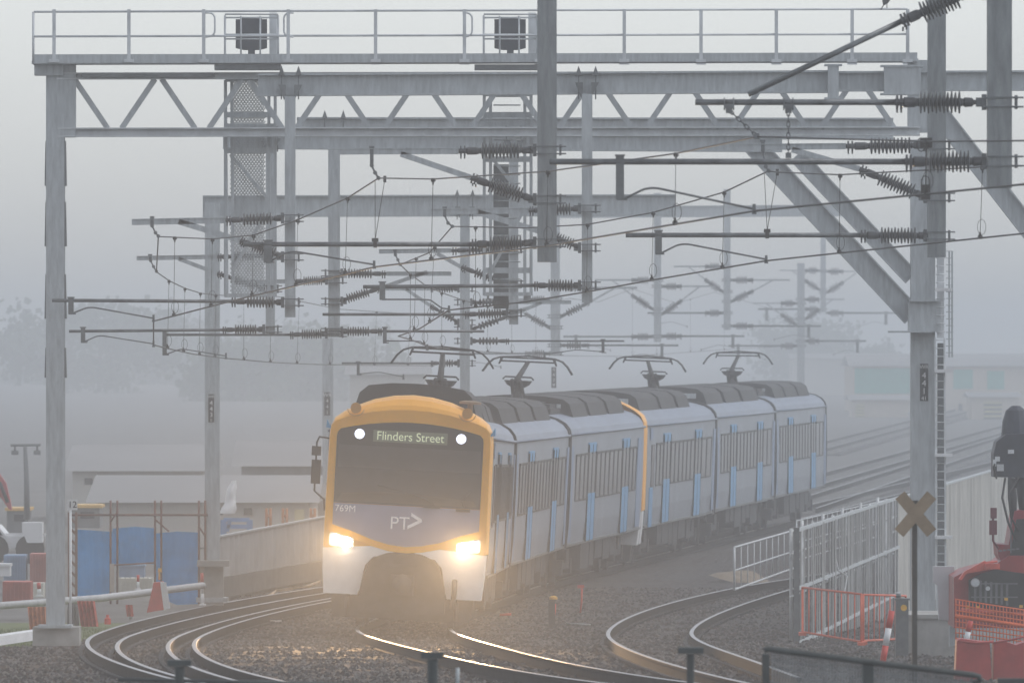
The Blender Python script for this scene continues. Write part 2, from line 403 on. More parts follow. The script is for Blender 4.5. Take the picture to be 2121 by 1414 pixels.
def cab(car, yf, sgn, main):
    """cab end at local y = yf; sgn = +1 when the body lies towards +y"""
    Y = lambda q: yf + sgn * q
    b = MB()
    rings = [(.0, .62, .985), (.05, .78, .992), (.18, .97, .998), (.42, 1.08, 1.004), (.9, 1.12, 1.01), (1.15, 1.12, 1.01)]
    rr = [[(u, Y(q * (1 if main else .44)), v) for u, v in cab_outline(ts, wd, 1.43)] for q, ts, wd in rings]
    n = len(rr[0])
    for i in range(len(rr) - 1):
        for j in range(n - 1):
            f4 = [rr[i][j], rr[i][j + 1], rr[i + 1][j + 1], rr[i + 1][j]]
            b.add(f4 if sgn > 0 else f4[::-1], [(0, 1, 2, 3)], True)
    b.add(rr[0] if sgn < 0 else rr[0][::-1], [tuple(range(n))])
    b.build('cab_shell', yellow, car)
    # lower white bumper with the dark coupler recess
    wb = MB()
    for s_ in (-1, 1):
        poly = [(s_ * 1.49, 1.425), (s_ * 1.10, 1.46), (s_ * .62, 1.50), (s_ * .2, 1.41), (s_ * .16, 1.33), (s_ * .56, 1.31), (s_ * .70, 1.15), (s_ * .78, .72), (s_ * .82, .60), (s_ * 1.44, .60), (s_ * 1.475, 1.0)]
        wb.prism(poly, Y(-.045), Y(.9 if main else .45))
    wb.build('bumper', white, car)
    # windscreen with rounded corners and arched top
    def rounded(pts, r, n=5):
        out = []
        for i, p in enumerate(pts):
            a = Vector(pts[i - 1]) - Vector(p); c = Vector(pts[(i + 1) % len(pts)]) - Vector(p); rad = min(r, a.length / 2.1, c.length / 2.1)
            p0 = Vector(p) + a.normalized() * rad; p2 = Vector(p) + c.normalized() * rad
            for k in range(n + 1):
                t = k / n; q = p0 * (1 - t) ** 2 + Vector(p) * 2 * t * (1 - t) + p2 * t * t; out.append((q.x, q.y))
        return out
    top = [(-1.33 + 2.66 * k / 10, 3.60 + .18 * (1 - ((k - 5) / 5) ** 2)) for k in range(11)]
    ws = rounded([(-1.34, 2.26), (-1.335, 3.6)], .12)
    scr = [(-1.34, 2.26)] + [(-1.34, 3.48), (-1.325, 3.555), (-1.27, 3.615)] + top[1:-1] + [(1.27, 3.615), (1.325, 3.555), (1.34, 3.48)] + [(1.34, 2.26)]
    g = MB(); g.prism(scr, Y(-.02), Y(.02)); g.build('windscreen', glass, car)
    # dark header band behind the display
    hb = MB(); hb.prism([(-1.325, 3.33)] + scr[1:-1] + [(1.325, 3.33)], Y(-.026), Y(-.021)); hb.build('header_band', black, car)
    # lilac panel and yellow v shaped stripe
    V = [(-1.34, 1.86), (-1.0, 1.76), (-.61, 1.62), (-.3, 1.54), (0, 1.51), (.3, 1.54), (.64, 1.62), (1.0, 1.76), (1.34, 1.86)]
    lp = MB(); lp.prism([(1.34, 2.255), (-1.34, 2.255)] + V, Y(-.018), Y(.02)); lp.build('front_panel', mat('lilac_panel', (.25, .26, .36), .4, 0, .08, 1), car)
    vs_ = MB(); vs_.prism([(-1.42, 1.90)] + V + [(1.42, 1.90)] + [(u * 1.04, v - .115) for u, v in reversed(V)], Y(-.05), Y(.02)); vs_.build('stripe', yellow, car)
    # coupler shroud
    cs = MB(); cs.prism(rounded([(-.80, .30), (-.76, .80), (-.62, 1.26), (-.30, 1.40), (.30, 1.40), (.62, 1.26), (.78, .80), (.80, .30)], .08), Y(-.30), Y(.9))
    cs.box((0, Y(-.42), .82), (.42, .5, .36)); cs.tube([(0, Y(-.6), .85), (0, Y(-.98), .85)], .17, 12)
    cs.box((0, Y(-.5), 1.18), (.5, .2, .05)); cs.tube([(.95, Y(-.1), .95), (.95, Y(-.25), .7), (.92, Y(-.2), .42)], .05, 8)
    cs.build('coupler', tunder, car)
    # obstacle deflector
    od = MB(); od.prism([(-1.25, .18), (-1.3, .58), (1.3, .58), (1.25, .18)], Y(-.02), Y(.25)); od.tube([(-1.0, Y(-.1), .2), (-1.0, Y(-.1), .55)], .04); od.tube([(1.0, Y(-.1), .2), (1.0, Y(-.1), .55)], .04)
    od.build('deflector', tunder, car)
    if main:
        hh = MB()
        for s_ in (-1, 1): hh.prism(rounded([(s_ * .94, 1.44), (s_ * .94, 1.63), (s_ * 1.38, 1.72), (s_ * 1.38, 1.47)], .05), -.06, 0)
        hh.build('headlight_housing', galv_l, car)
        for s_ in (-1, 1):
            for u, v, r in ((1.26, 1.594, .075), (1.06, 1.54, .095)):
                h = MB(); h.lathe((s_ * u, -.04, v), (s_ * u, -.085, v), [(0, r), (.5, r), (1, r * .75)], 20)
                h.build('headlight', lampm, car)
            h = MB(); h.lathe((s_ * .93, -.02, 3.53), (s_ * .93, -.045, 3.53), [(0, .09), (.6, .09), (1, .075)], 20); h.build('marker_light', ledm, car)
        dd = MB(); dd.box((0, -.03, 3.512), (1.36, .012, .215)); dd.build('destination_display', dispm, car)
        text_mesh('Flinders Street', .225, (0, -.0385, 3.512), FACE, disptx, 'destination_lettering', car, .002, sx=.93)
        wt = mat('white_decal', (.88, .88, .88), .5, 0, 0)
        text_mesh('769M', .17, (-1.12, -.022, 2.155), FACE, wt, 'number_lettering', car, .002)
        text_mesh('PT', .33, (-.115, -.022, 1.93), FACE, wt, 'logo_lettering', car, .002)
        ar = MB()
        for a, c in (((.09, 2.11), (.27, 2.0)), ((.27, 2.0), (.03, 1.87))): ar.bar((a[0], -.022, a[1]), (c[0], -.022, c[1]), .004, .045, (0, 1, 0)) if False else ar.prism([(a[0], a[1] + .032), (c[0] + (.02 if c[0] > .2 else 0), c[1] + .032), (c[0] + (.02 if c[0] > .2 else 0), c[1] - .032), (a[0], a[1] - .032)], -.025, -.0185)
        ar.build('logo_arrow', wt, car)
        wp = MB(); wp.tube([(-.55, -.05, 2.62), (.35, -.06, 2.40), (.5, -.05, 2.30)], .012, 5); wp.tube([(1.15, -.05, 2.60), (1.0, -.06, 2.40), (1.05, -.05, 2.28)], .012, 5)
        wp.box((.45, -.05, 2.27), (.32, .04, .05)); wp.box((1.03, -.05, 2.23), (.26, .04, .05)); wp.build('wiper', orange if False else dark, car)
        sb = MB(); sb.prism([(-1.30, 2.92), (-1.30, 3.325), (1.30, 3.325), (1.30, 2.92)], -.0225, -.0205); sb.build('sun_blind', mat('blind_grey', (.045, .045, .048), .3), car)
        sb = MB(); sb.prism([(-1.28, 2.30), (-1.2, 2.44), (-.4, 2.50), (.5, 2.46), (1.2, 2.40), (1.28, 2.30)], -.0225, -.0205); sb.build('dashboard', mat('dash_glow_brown', (.05, .042, .036), .5), car)  # dashboard panel; its brown paints in the fog glow low on the windscreen
        # interior sill and seat backs faintly seen are left to the dark glass; mirrors, horns, aerial
        mr = MB(); mr.tube([(-1.49, .1, 3.42), (-1.66, -.05, 3.44), (-1.70, -.06, 3.34), (-1.70, -.06, 3.2), (-1.70, -.06, 2.45), (-1.52, .05, 2.3), (-1.5, .08, 2.1)], .018, 6)
        mr.box((-1.70, -.08, 3.18), (.17, .08, .17)); mr.box((-1.69, -.08, 2.80), (.17, .08, .44)); mr.build('mirror', black, car)
        for s_ in (-1, 1):
            hn = MB(); hn.lathe((s_ * 1.02, .18, 4.02), (s_ * 1.02, -.06, 4.00), [(0, .04), (.6, .05), (1, .10)], 14)
            hn.tube([(s_ * 1.02 + .15 * math.cos(a), -.08, 3.98 + .12 * math.sin(a)) for a in [math.pi + k * math.pi / 10 for k in range(11)]], .010, 5); hn.build('horn', mat('brass', (.62, .30, .07), .45, .3, 0), car)
        an = MB(); an.lathe((1.05, .5, 4.02), (1.05, .5, 4.24), [(0, .05), (.7, .05), (.72, .2), (.9, .2), (1, .1)], 16); an.build('aerial', mat('aerial_brown', (.28, .19, .12), .6), car)
        for s_ in (-1, 1): bl = MB(); bl.prism([(s_ * 1.44, 3.60), (s_ * 1.55, 3.62), (s_ * 1.54, 3.76)], .05, .5); bl.build('corner_trim', tblue, car)
def pantograph(car, y0, lean=0.0, top=5.25):
    b = MB()
    for s_ in (-1, 1):
        b.box((s_ * .55, y0, 4.20), (.08, 1.5, .08)); b.box((0, y0 + s_ * .6, 4.22), (1.2, .08, .08))
        for q in (-.6, .6): b.lathe((s_ * .55, y0 + q, 4.04), (s_ * .55, y0 + q, 4.2), [(0, .05), (.3, .08), (.5, .05), (.7, .08), (1, .05)], 8)
    b.lathe((0, y0, 4.22), (0, y0, 4.72), [(0, .17), (.5, .10), (.62, .10), (.8, .26), (1, .33)], 10)
    b.tube([(-.36, y0, 4.74), (-.30, y0, 4.80), (.30, y0, 4.80), (.36, y0, 4.74)], .02, 5)
    b.tube([(-.12, y0 + .5, 4.25), (-.09, y0 - .6, 4.72)], .05, 8); b.tube([(.12, y0 + .5, 4.25), (.09, y0 - .6, 4.72)], .05, 8)
    b.tube([(0, y0 - .6, 4.70), (lean, y0 + .3, top - .12)], [.07, .05], 8)
    b.tube([(-.03, y0 - .6, 4.62), (lean * .9, y0 + .3, top - .14)], .02, 6)
    for q in (.18, .42):
        b.tube([(-1.04 + lean, y0 + q, top - .36), (-.92 + lean, y0 + q, top - .18), (-.80 + lean, y0 + q, top - .07), (-.62 + lean, y0 + q, top - .01), (0 + lean, y0 + q, top + .03), (.62 + lean, y0 + q, top - .01), (.80 + lean, y0 + q, top - .07), (.92 + lean, y0 + q, top - .18), (1.04 + lean, y0 + q, top - .36)], .020, 6)
        b.box((lean, y0 + q, top - .02), (1.25, .05, .035))
    b.tube([(-.62 + lean, y0 + .3, top - .10), (.62 + lean, y0 + .3, top - .10)], .022, 6)
    for s_ in (-1, 1): b.tube([(s_ * .60 + lean, y0 + .12, top - .02), (s_ * .66 + lean, y0 + .3, top - .16), (s_ * .60 + lean, y0 + .48, top - .02)], .022, 6)
    b.build('pantograph', dark, car)
def carriage(i, cabf, cabr, panto):
    d0 = 194 + 24.0 * i; d1 = d0 + 23.75
    X0, X1 = cx(d0), cx(d1)

    b = MB()
    y0 = (1.15 if i == 0 else .5) if cabf else .25; y1 = 23.6 - (.5 if cabr else .2)
    side = [(1.485, 1.0), (1.52, 1.5), (1.525, 2.4), (1.51, 3.2), (1.50, 3.555)]
    sec = side + [(-u, v) for u, v in reversed(side)]
    b.prism(sec, y1, y0)
    b.box((0, (y0 + y1) / 2, .975), (2.7, y1 - y0 - .4, .06))
    body = b.build('carriage', tgrey, None, origin=(0, 0, 0))
    body.parent = train; body['_o'] = (0, 0, 0)
    car = body
    rf = MB(); rs = ROOF + [(-u, v) for u, v in reversed(ROOF[:-1])]
    rf.prism(rs, y1, y0); rf.tube([(1.53, y0, 3.56), (1.53, y1, 3.56)], .03, 5); rf.tube([(-1.53, y0, 3.56), (-1.53, y1, 3.56)], .03, 5)
    rf.build('roof', troof, car)
    # end frames so that each coupling gap reads as a dark rounded line
    if not cabr and i < 5:
        gw = MB(); gw.prism([(1.49, .95), (1.50, 3.5), (1.42, 3.72), (1.15, 3.88), (.5, 4.0), (-.5, 4.0), (-1.15, 3.88), (-1.42, 3.72), (-1.50, 3.5), (-1.49, .95)], y1 + .002, 24.2); gw.build('gangway', dark, car)
    for e, q in ((0, y0), (1, y1)):
        if (e == 0 and cabf) or (e == 1 and cabr): continue
        er = MB(); o_ = [(u_ * 1.022, v_ + .02) for u_, v_ in [(1.49, .95)] + side[1:] + ROOF[1:] + [(-u_, v_) for u_, v_ in reversed(side[1:] + ROOF[1:-1])] + [(-1.49, .95)]]
        er.prism(o_, q - .04, q + .10) if e == 0 else er.prism(o_, q - .10, q + .04); er.build('end_frame', dark, car)
    # doors and windows
    doors = [(5.5, 7.6), (16.0, 18.1)]
    for s_ in (-1, 1):
        for a, c in doors:
            m = MB(); m.cur = 0
            m.box((s_ * 1.535, (a + c) / 2, 1.60), (.03, c - a, 1.10)); m.box((s_ * 1.528, (a + c) / 2, 3.22), (.03, c - a, .22))
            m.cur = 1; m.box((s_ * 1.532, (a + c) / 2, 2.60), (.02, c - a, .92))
            m.cur = 2
            for q in (a - .03, (a + c) / 2, c + .03): m.box((s_ * 1.54, q, 2.16), (.03, .03, 2.25))
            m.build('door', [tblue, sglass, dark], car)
        zones = [(1.9 if not cabf else 3.2, 5.6), (7.9, 15.9), (18.3, 21.8 if not cabr else 20.6)]
        for a, c in zones:
            n = max(1, round((c - a) / 1.45)); wl = (c - a) / n
            for k in range(n):
                q = a + wl * (k + .5); m = MB()
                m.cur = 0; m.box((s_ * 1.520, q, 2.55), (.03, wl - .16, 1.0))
                m.cur = 1
                for e in (-1, 1): m.box((s_ * 1.531, q + e * (wl / 2 - .06), 2.55), (.03, .035, 1.08))
                m.box((s_ * 1.529, q, 3.075), (.03, wl - .1, .05)); m.box((s_ * 1.529, q, 2.03), (.03, wl - .1, .04))
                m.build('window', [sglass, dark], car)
        # coloured ends and skirting line
        for use, q, l_, zc, zh in ((not cabf, .75, .8, 2.2, 2.2), (not cabr, 22.85, .8, 2.2, 2.2), (cabr, 21.7, 1.4, 2.2, 2.2), (cabf, 1.6, .8, 3.35, .3)):
            if use: m = MB(); m.box((s_ * 1.529, q, zc), (.012, l_, zh)); m.build('end_panel', tlilac, car)
        m = MB(); m.box((s_ * 1.50, (y0 + y1) / 2, 1.03), (.04, y1 - y0, .05)); m.build('skirting', galv_d, car)
        if cabf and s_ == 1:
            m = MB(); m.box((1.53, 2.2, 2.5), (.02, .9, 1.15)); m.build('cab_side_window', glass, car)
        if i >= 2 and cabf:
            m = MB(); m.box((1.531, 1.9, 1.5), (.02, 1.0, 1.0)); m.build('cab_door', tblue, car) if s_ == 1 else None
    # underframe, bogies
    for q in (4.0, 19.8):
        m = MB()
        for s_ in (-1, 1):
            m.box((s_ * 1.15, q, .52), (.14, 2.9, .22)); m.box((s_ * 1.15, q, .72), (.22, .8, .3))
            for e in (-1.25, 1.25):
                m.lathe((s_ * .74, q + e, .45), (s_ * .90, q + e, .45), [(0, .48), (.3, .46), (1, .45)], 20); m.box((s_ * 1.14, q + e, .46), (.22, .34, .34))
        for e in (-1.25, 1.25): m.tube([(-.9, q + e, .45), (.9, q + e, .45)], .08, 8)
        m.box((0, q, .62), (1.9, .5, .25)); m.build('bogie', tunder, car)
    m = MB()
    rnd = random.Random(i)
    q = 6.3
    while q < 17.2:
        l_ = rnd.uniform(1.1, 2.6); h_ = rnd.uniform(.35, .62)
        m.box((1.0, q + l_ / 2, .96 - h_ / 2), (.75, l_, h_)); m.box((-1.0, q + l_ / 2, .96 - h_ / 2), (.75, l_, h_)); q += l_ + rnd.uniform(.15, .5)
    m.box((0, 12, .72), (.9, 20, .4)); m.build('underfloor_equipment', tunder, car)
    # roof pods: dark rounded air-conditioning shrouds with pale grilles
    pods = [(1.4, 7.6), (8.6, 14.4), (15.4, 21.6)] if not cabf else [(2.2, 8.4), (9.2, 14.0), (14.8, 18.6)]
    if cabr: pods = [(5.2, 9.6), (10.4, 15.4), (16.2, 21.0)]
    if i == 5: pods = [(5.2, 9.6), (10.4, 15.4), (16.2, 21.0)]
    for a, c in pods:
        kk = 1.0 if (i == 0 and a < 5) else .76
        m = MB(); pr = [(u_, 3.93 + (v_ - 3.93) * kk) for u_, v_ in ((1.16, 3.88), (1.04, 4.30), (.88, 4.44), (.45, 4.50), (0, 4.51))]
        full = pr + [(-u, v) for u, v in reversed(pr[:-1])]
        m.prism(full, c, a)
        m.cur = 1
        [m.box((e * .6, a - .012, 4.13), (.5, .02, .14)) for e in (-1, 1) if not (i == 0 and a < 5)]
        m.build('air_conditioner', [tdark, galv], car)
    m = MB(); m.box((0, 11.8, 4.04), (1.7, 19.0, .14)); m.box((.3, 11.8, 4.15), (.9, 17, .1))
    m.build('roof_equipment', tdark, car)
    if panto is not None: pantograph(car, panto[0], panto[1], panto[2])
    if cabf: cab(car, 0.0, 1, i == 0)
    if cabr: cab(car, 23.6, -1, False)
    roll = [3.0, 2.9, 2.6, 2.2, 1.2, .4][i]
    yaw = -math.atan2(X1 - X0, 23.75); z0, z1 = zr(d0), zr(d1); pitch = math.atan2(z1 - z0, 23.75)
    base = Vector(train['_o'])
    car.location = Vector((X0, d0, z0)) - base
    car.rotation_euler = (Matrix.Rotation(yaw, 3, 'Z') @ Matrix.Rotation(pitch, 3, 'X') @ Matrix.Rotation(R(roll), 3, 'Y')).to_euler()
    return car
cars = []
for i, (a, c, p) in enumerate([(True, False, (20.5, 0, 5.37)), (False, False, None), (False, True, (3.2, .18, 5.26)), (True, False, (20.5, -.2, 5.18)), (False, False, None), (False, False, (3.2, .15, 5.28))]):
    cars.append(carriage(i, a, c, p))
# headlight beams: real spot lamps at the lenses
for s_, pw in ((-1, .55), (1, 1.0)):
    for u, v in ((1.26, 1.594), (1.06, 1.54)):
        ld = bpy.data.lights.new('headlight_beam', 'SPOT'); ld.energy = HEAD_W * pw; ld.color = (1, .62, .30); ld.spot_size = R(18); ld.spot_blend = 1.0; ld.shadow_soft_size = .08
        lo = bpy.data.objects.new('headlight_beam', ld); col.objects.link(lo); lo.parent = cars[0]
        lo.location = (s_ * u, -.22, v); lo.rotation_euler = (-R(90 - 2), 0, 0)
# ================================================================== OVERHEAD LINE STRUCTURES
def px(n, d): return n * d / F
def hbeam(b, xa, ya0, ya1, xb, yb0, yb1, d, dy=.25, t=.03):
    """horizontal I-beam between two photo columns (top and bottom edge pixels at each end)"""
    A0, A1, B0, B1 = P(xa, ya0, d), P(xa, ya1, d), P(xb, yb0, d), P(xb, yb1, d)
    h = (A0 - A1).z; a = (A0 + A1) / 2; c = (B0 + B1) / 2
    b.ibeam(a, c, dy, h, t)
def post(b, x, y0, y1, wpx, d, flange=True):
    w = px(wpx, d); a, c = P(x, y0, d), P(x, y1, d)
    # H-section seen on its flange, with the web behind
    b.bar(a, c, w, .016, (0, 1, 0)) if False else None
    b.box(((a.x), d - w * .45, (a.z + c.z) / 2), (w, .016, a.z - c.z)); b.box((a.x, d + w * .45, (a.z + c.z) / 2), (w, .016, a.z - c.z))
    b.box((a.x, d, (a.z + c.z) / 2), (.014, w * .9 - .016, a.z - c.z))
    for s_ in (-1, 1): b.box((a.x + s_ * w * .46, d, (a.z + c.z) / 2), (.012, w * .9 - .018, a.z - c.z)) if flange else None
def insul(b, a, c, r=.075, n=9, k=1.0):
    """ribbed insulator with end fittings from point a to point c"""
    pr = [(0, r * .40), (.10, r * .42), (.12, r * .62), (.24, r * .60), (.28, r * .45)]
    for i in range(n):
        t0 = .30 + .52 * i / n; R_ = r * (1.3 if i % 2 == 0 else 1.16) * k
        pr += [(t0, r * .5), (t0 + .52 / n * .25, R_), (t0 + .52 / n * .6, R_), (t0 + .52 / n * .8, r * .5)]
    pr += [(.84, r * .42), (.86, r * .58), (.95, r * .52), (.97, r * .3), (1, r * .25)]
    b.lathe(a, c, pr, 14)
    v = Vector(c) - Vector(a)
    for t in (.03, .08):
        q = Vector(a) + v * t; b.lathe(q - v.normalized() * .012, q + v.normalized() * .012, [(0, r * .85), (1, r * .85)], 10)
        b.box(q - Vector((0, 0, r * .95)), (.02, .05, r * .5))
def clamp(b, x, y, d, mw, s_):
    """bolted clamp plates round a mast; s_=-1 when the arm leaves to the left"""
    m = px(mw, d); c = P(x, y, d)
    for e in (-.05, .05): b.box((c.x, d, c.z + e), (m + .10, m * .9 + .06, .014))
    b.box((c.x + s_ * (m / 2 + .035), d, c.z), (.05, .10, .17)); b.box((c.x + s_ * (m / 2 + .09), d, c.z), (.07, .03, .10))
    for e in (-.05, .05): b.tube([(c.x - s_ * (m / 2 - .02), d - .05, c.z + e), (c.x - s_ * (m / 2 + .13), d - .05, c.z + e)], .012, 6)
    b.box((c.x - s_ * (m / 2 + .05), d, c.z), (.03, .09, .15))
def cantilever(label, d, mast_x, mw, side, tie=None, strut=None, pipe=None, bracket=None, arm=None, hanger=None, chains=None, round_=False, r=.07, pr=.03, n=9, brace_top=False):
    ax = P(mast_x, 703, d); z0 = min(P(0, y, d).z for y in [q[1] for q in (pipe or tie)])
    root = empty('cantilever_arm', (ax.x, d, z0), label, 'cantilever', 'overhead line cantilevers')
    for seg in (tie, pipe, strut):
        if seg: cl = MB(); clamp(cl, mast_x, seg[2][1], d, mw, side); cl.build('clamp', galv_d, root)
    if tie:
        b = MB(); a, c = P(*tie[0], d), P(*tie[1], d)
        if round_: b.tube([a, c], pr, 10)
        else: b.bar(a, c, .05, px(13, d) if d < 170 else .075); b.bar(a + Vector((0, -.03, .036)), c + Vector((0, -.03, .036)), .02, .008)
        b.build('tie_bar', pipe_m if round_ else galv, root)
        b = MB(); insul(b, P(*tie[1], d), P(*tie[2], d), r, n); b.build('insulator', porc, root)
    if strut:
        b = MB(); a, c = P(*strut[0], d), P(*strut[1], d)
        if round_: b.tube([a, c], pr * .95, 10)
        else: b.bar(a, c, .05, px(12, d) if d < 170 else .07)
        b.build('strut', pipe_m if round_ else galv, root)
        b = MB(); insul(b, P(*strut[1], d), P(*strut[2], d), r, n); b.build('insulator', porc, root)
    if pipe:
        b = MB(); b.tube([P(*pipe[0], d), P(*pipe[1], d)], pr, 10); b.build('registration_pipe', pipe_m, root)
        b = MB(); insul(b, P(*pipe[1], d), P(*pipe[2], d), r, n); b.build('insulator', porc, root)
    if bracket:
        x, y0, y1, wp = bracket; b = MB(); a, c = P(x, y0, d), P(x, y1, d)
        b.box(((a.x + c.x) / 2, d - .0, (a.z + c.z) / 2), (px(wp, d), .06, a.z - c.z)); b.box((a.x, d, a.z), (px(wp + 4, d), .09, .02))
        b.box((c.x + .02, d, c.z), (px(wp + 4, d), .08, .018)); b.build('drop_bracket', galv_d, root)
    if arm:
        b = MB(); pts = [P(*q, d) for q in arm]
        sm = [pts[0]]
        for i in range(1, len(pts) - 1):
            for k in range(7):
                t = k / 6; p0 = pts[i] + (pts[i - 1] - pts[i]) * .35; p2 = pts[i] + (pts[i + 1] - pts[i]) * .12
                sm.append(p0 * (1 - t) ** 2 + pts[i] * 2 * t * (1 - t) + p2 * t * t)
        sm.append(pts[-1]); b.tube(sm, .014 if d < 170 else .012, 6)
        e = pts[-1]; b.box(e + Vector((0, 0, .0)), (.035, .04, .11)); b.box(e - Vector((0, 0, .045)), (.05, .03, .025)); b.box(pts[0], (.07, .03, .03))
        b.build('steady_arm', galv_d, root)
    if hanger:
        b = MB(); pts = [P(*q, d) for q in hanger]
        b.bar(pts[0], pts[1], .05, px(8, d)); b.box(pts[0], (.07, .07, .03))
        b.tube(pts[1:], .014, 6)
        for q in pts[1:]: b.lathe(q - Vector((0, .02, 0)), q + Vector((0, .02, 0)), [(0, .03), (1, .03)], 8)
        b.build('hanger', galv_d, root)
    for ch in chains or []:
        b = MB(); a, c = P(*ch[0], d), P(*ch[1], d); v = c - a; k = max(4, round(v.length / .062)); t = v.normalized(); sd0 = t.cross(Vector((0, 1, 0))).normalized()
        for i in range(k):
            q = a + v * (i + .5) / k; sd = sd0 if i % 2 == 0 else Vector((0, 1, 0))
            b.tube([q + t * .042 * math.sin(w_) + sd * .018 * math.cos(w_) for w_ in [j * 6.2832 / 8 for j in range(9)]], .0065, 5, False)
        b.box(a + Vector((0, 0, .04)), (.11, .08, .05)); b.box(a + Vector((0, 0, 0)), (.07, .05, .07)); b.box(c, (.06, .05, .06))
        b.tube([a + Vector((.05, 0, 0)), a + Vector((.05, -.045, .09)), a + Vector((.05, 0, .13))], .008, 5); b.tube([a + Vector((-.05, 0, 0)), a + Vector((-.05, -.045, .09)), a + Vector((-.05, 0, .13))], .008, 5)
        b.build('chain', galv_d, root)
    return root

# near drop posts
for lab, x, y0, y1, w_, d in (('thick grey drop post rising out of frame above the train cab', 1133, -90, 543, 40, 145), ('grey drop post in front of the ladder column', 1940, -90, 533, 37, 145), ('nearest and darkest drop post at the edge of the line', 2070, -120, 390, 50, 115)):
    b = MB(); post(b, x, y0, y1, w_, d); b.box(P(x + w_ * .3, y1 - 12, d - px(w_, d) * .47), (.03, .01, .03))
    b.build('drop_post', galv_n, None, lab, 'post', 'near drop posts')
# foremost set, at the near right post
cantilever('big tubular cantilever with chains on the nearest dark drop post', 115, 2070, 50, -1, tie=((1440, 212), (1853, 212), (2022, 212)), strut=((1550, 196), (1866, 45), (2010, -16)), pipe=((1138, 335), (1873, 335), (2040, 334)),
    bracket=(1284, 322, 413, 17), arm=((1293, 412), (1345, 386), (1562, 433)), chains=(((1510, 228), (1567, 282)), ((1633, 228), (1633, 322))), round_=True, r=.095, pr=.034, n=11)
b = MB(); 
cantilever('cantilever reaching left from the thick post above the cab', 145, 1133, 40, -1, tie=((704, 314), (950, 313), (1105, 311)), strut=((830, 319), (975, 368), (1105, 413)), pipe=((504, 506), (975, 506), (1105, 503)),
    bracket=(555, 498, 543, 17), arm=((556, 543), (600, 519), (775, 548)), hanger=((770, 305), (770, 343), (777, 358), (784, 369)), r=.088, pr=.034, n=11)
cantilever('cantilever reaching left from the post before the ladder column', 145, 1940, 37, -1, tie=((1510, 305), (1752, 303), (1918, 301)), strut=((1640, 310), (1780, 350), (1918, 408)), pipe=((1296, 487), (1780, 487), (1925, 488)),
    bracket=(1364, 478, 526, 14), arm=((1370, 524), (1412, 503), (1587, 537)), hanger=((1580, 292), (1580, 312), (1586, 345), (1592, 354)), r=.088, pr=.034, n=11)

def portal(label, d, beams, posts, cols, plates=(), braces=()):
    bx = [q for b_ in beams for q in (b_[0], b_[3])]
    root = empty('overhead_portal', tuple(P(sum(bx) / len(bx), beams[0][1], d)), label, 'portal frame', 'portal frames over the tracks')
    for bm_ in beams:
        b = MB(); hbeam(b, *bm_, d); b.build('beam', galv, root)
    for x, y0, y1, w_ in posts:
        b = MB(); post(b, x, y0, y1, w_, d - .22); b.build('drop_post', galv, root)
        k = MB()
        for s_ in (-1, 1):
            a = P(x + s_ * w_ * .75, y0 - 8, d - .2); k.prism([(a.x - .06, a.z + .12), (a.x + .06, a.z + .12), (a.x + .06 if s_ < 0 else a.x - .03, a.z - .06), (a.x - .06 if s_ > 0 else a.x + .03, a.z - .12)], d - .28, d - .12)
            t = P(x + s_ * w_ * .8, beams[0][1] - 3, d - .1); k.prism([(t.x - .05, t.z - .05), (t.x + .05, t.z - .05), (t.x, t.z + .1)], d - .2, d)
            k.box((P(x + s_ * w_ * .8, 0, d).x, d - .16, P(0, (beams[0][1] + beams[0][2]) / 2, d).z), (.02, .02, px(beams[0][2] - beams[0][1], d) + .1))
        k.build('bracket', galv_d, root)
    for x, y0, y1, w_ in cols:
        b = MB(); ww = px(w_, d); a, c = P(x, y0, d), P(x, y1, d); b.box((a.x, d, (a.z + c.z) / 2), (ww, ww, a.z - c.z)); b.box((c.x, d, c.z + .05), (ww + .35, ww + .35, .1)); b.build('column', galv, root)
    for pl in plates: number_plate(root, d, *pl)
    for (xa, ya), (xb, yb), w_ in braces:
        b = MB(); b.ibeam(P(xa, ya, d), P(xb, yb, d), .26, px(w_, d), .025); b.build('brace', galv, root)
    return root
def number_plate(root, d, x, y0, y1, w_, lines, col_w):
    a, c = P(x, y0, d), P(x, y1, d); yy = d - px(col_w, d) / 2 - .012
    b = MB(); b.box((a.x, yy, (a.z + c.z) / 2), (px(w_, d), .012, a.z - c.z)); pl = b.build('number_plate', black, root)
    n = len(lines); H_ = a.z - c.z; o = Vector(root['_o'])
    ys_ = [H_ / 2 - H_ * f_ for f_ in ((.09, .32, .53, .74, .93) if n == 5 else [(k + .5) / n for k in range(n)])]
    for k, t in enumerate(lines):
        sz = H_ * (.23 if (n < 5 or 0 < k < 4) else .145)
        text_mesh(t, sz, Vector((a.x, yy - .008, (a.z + c.z) / 2 + ys_[k])) - o, FACE, white, 'plate_lettering', pl, .002)

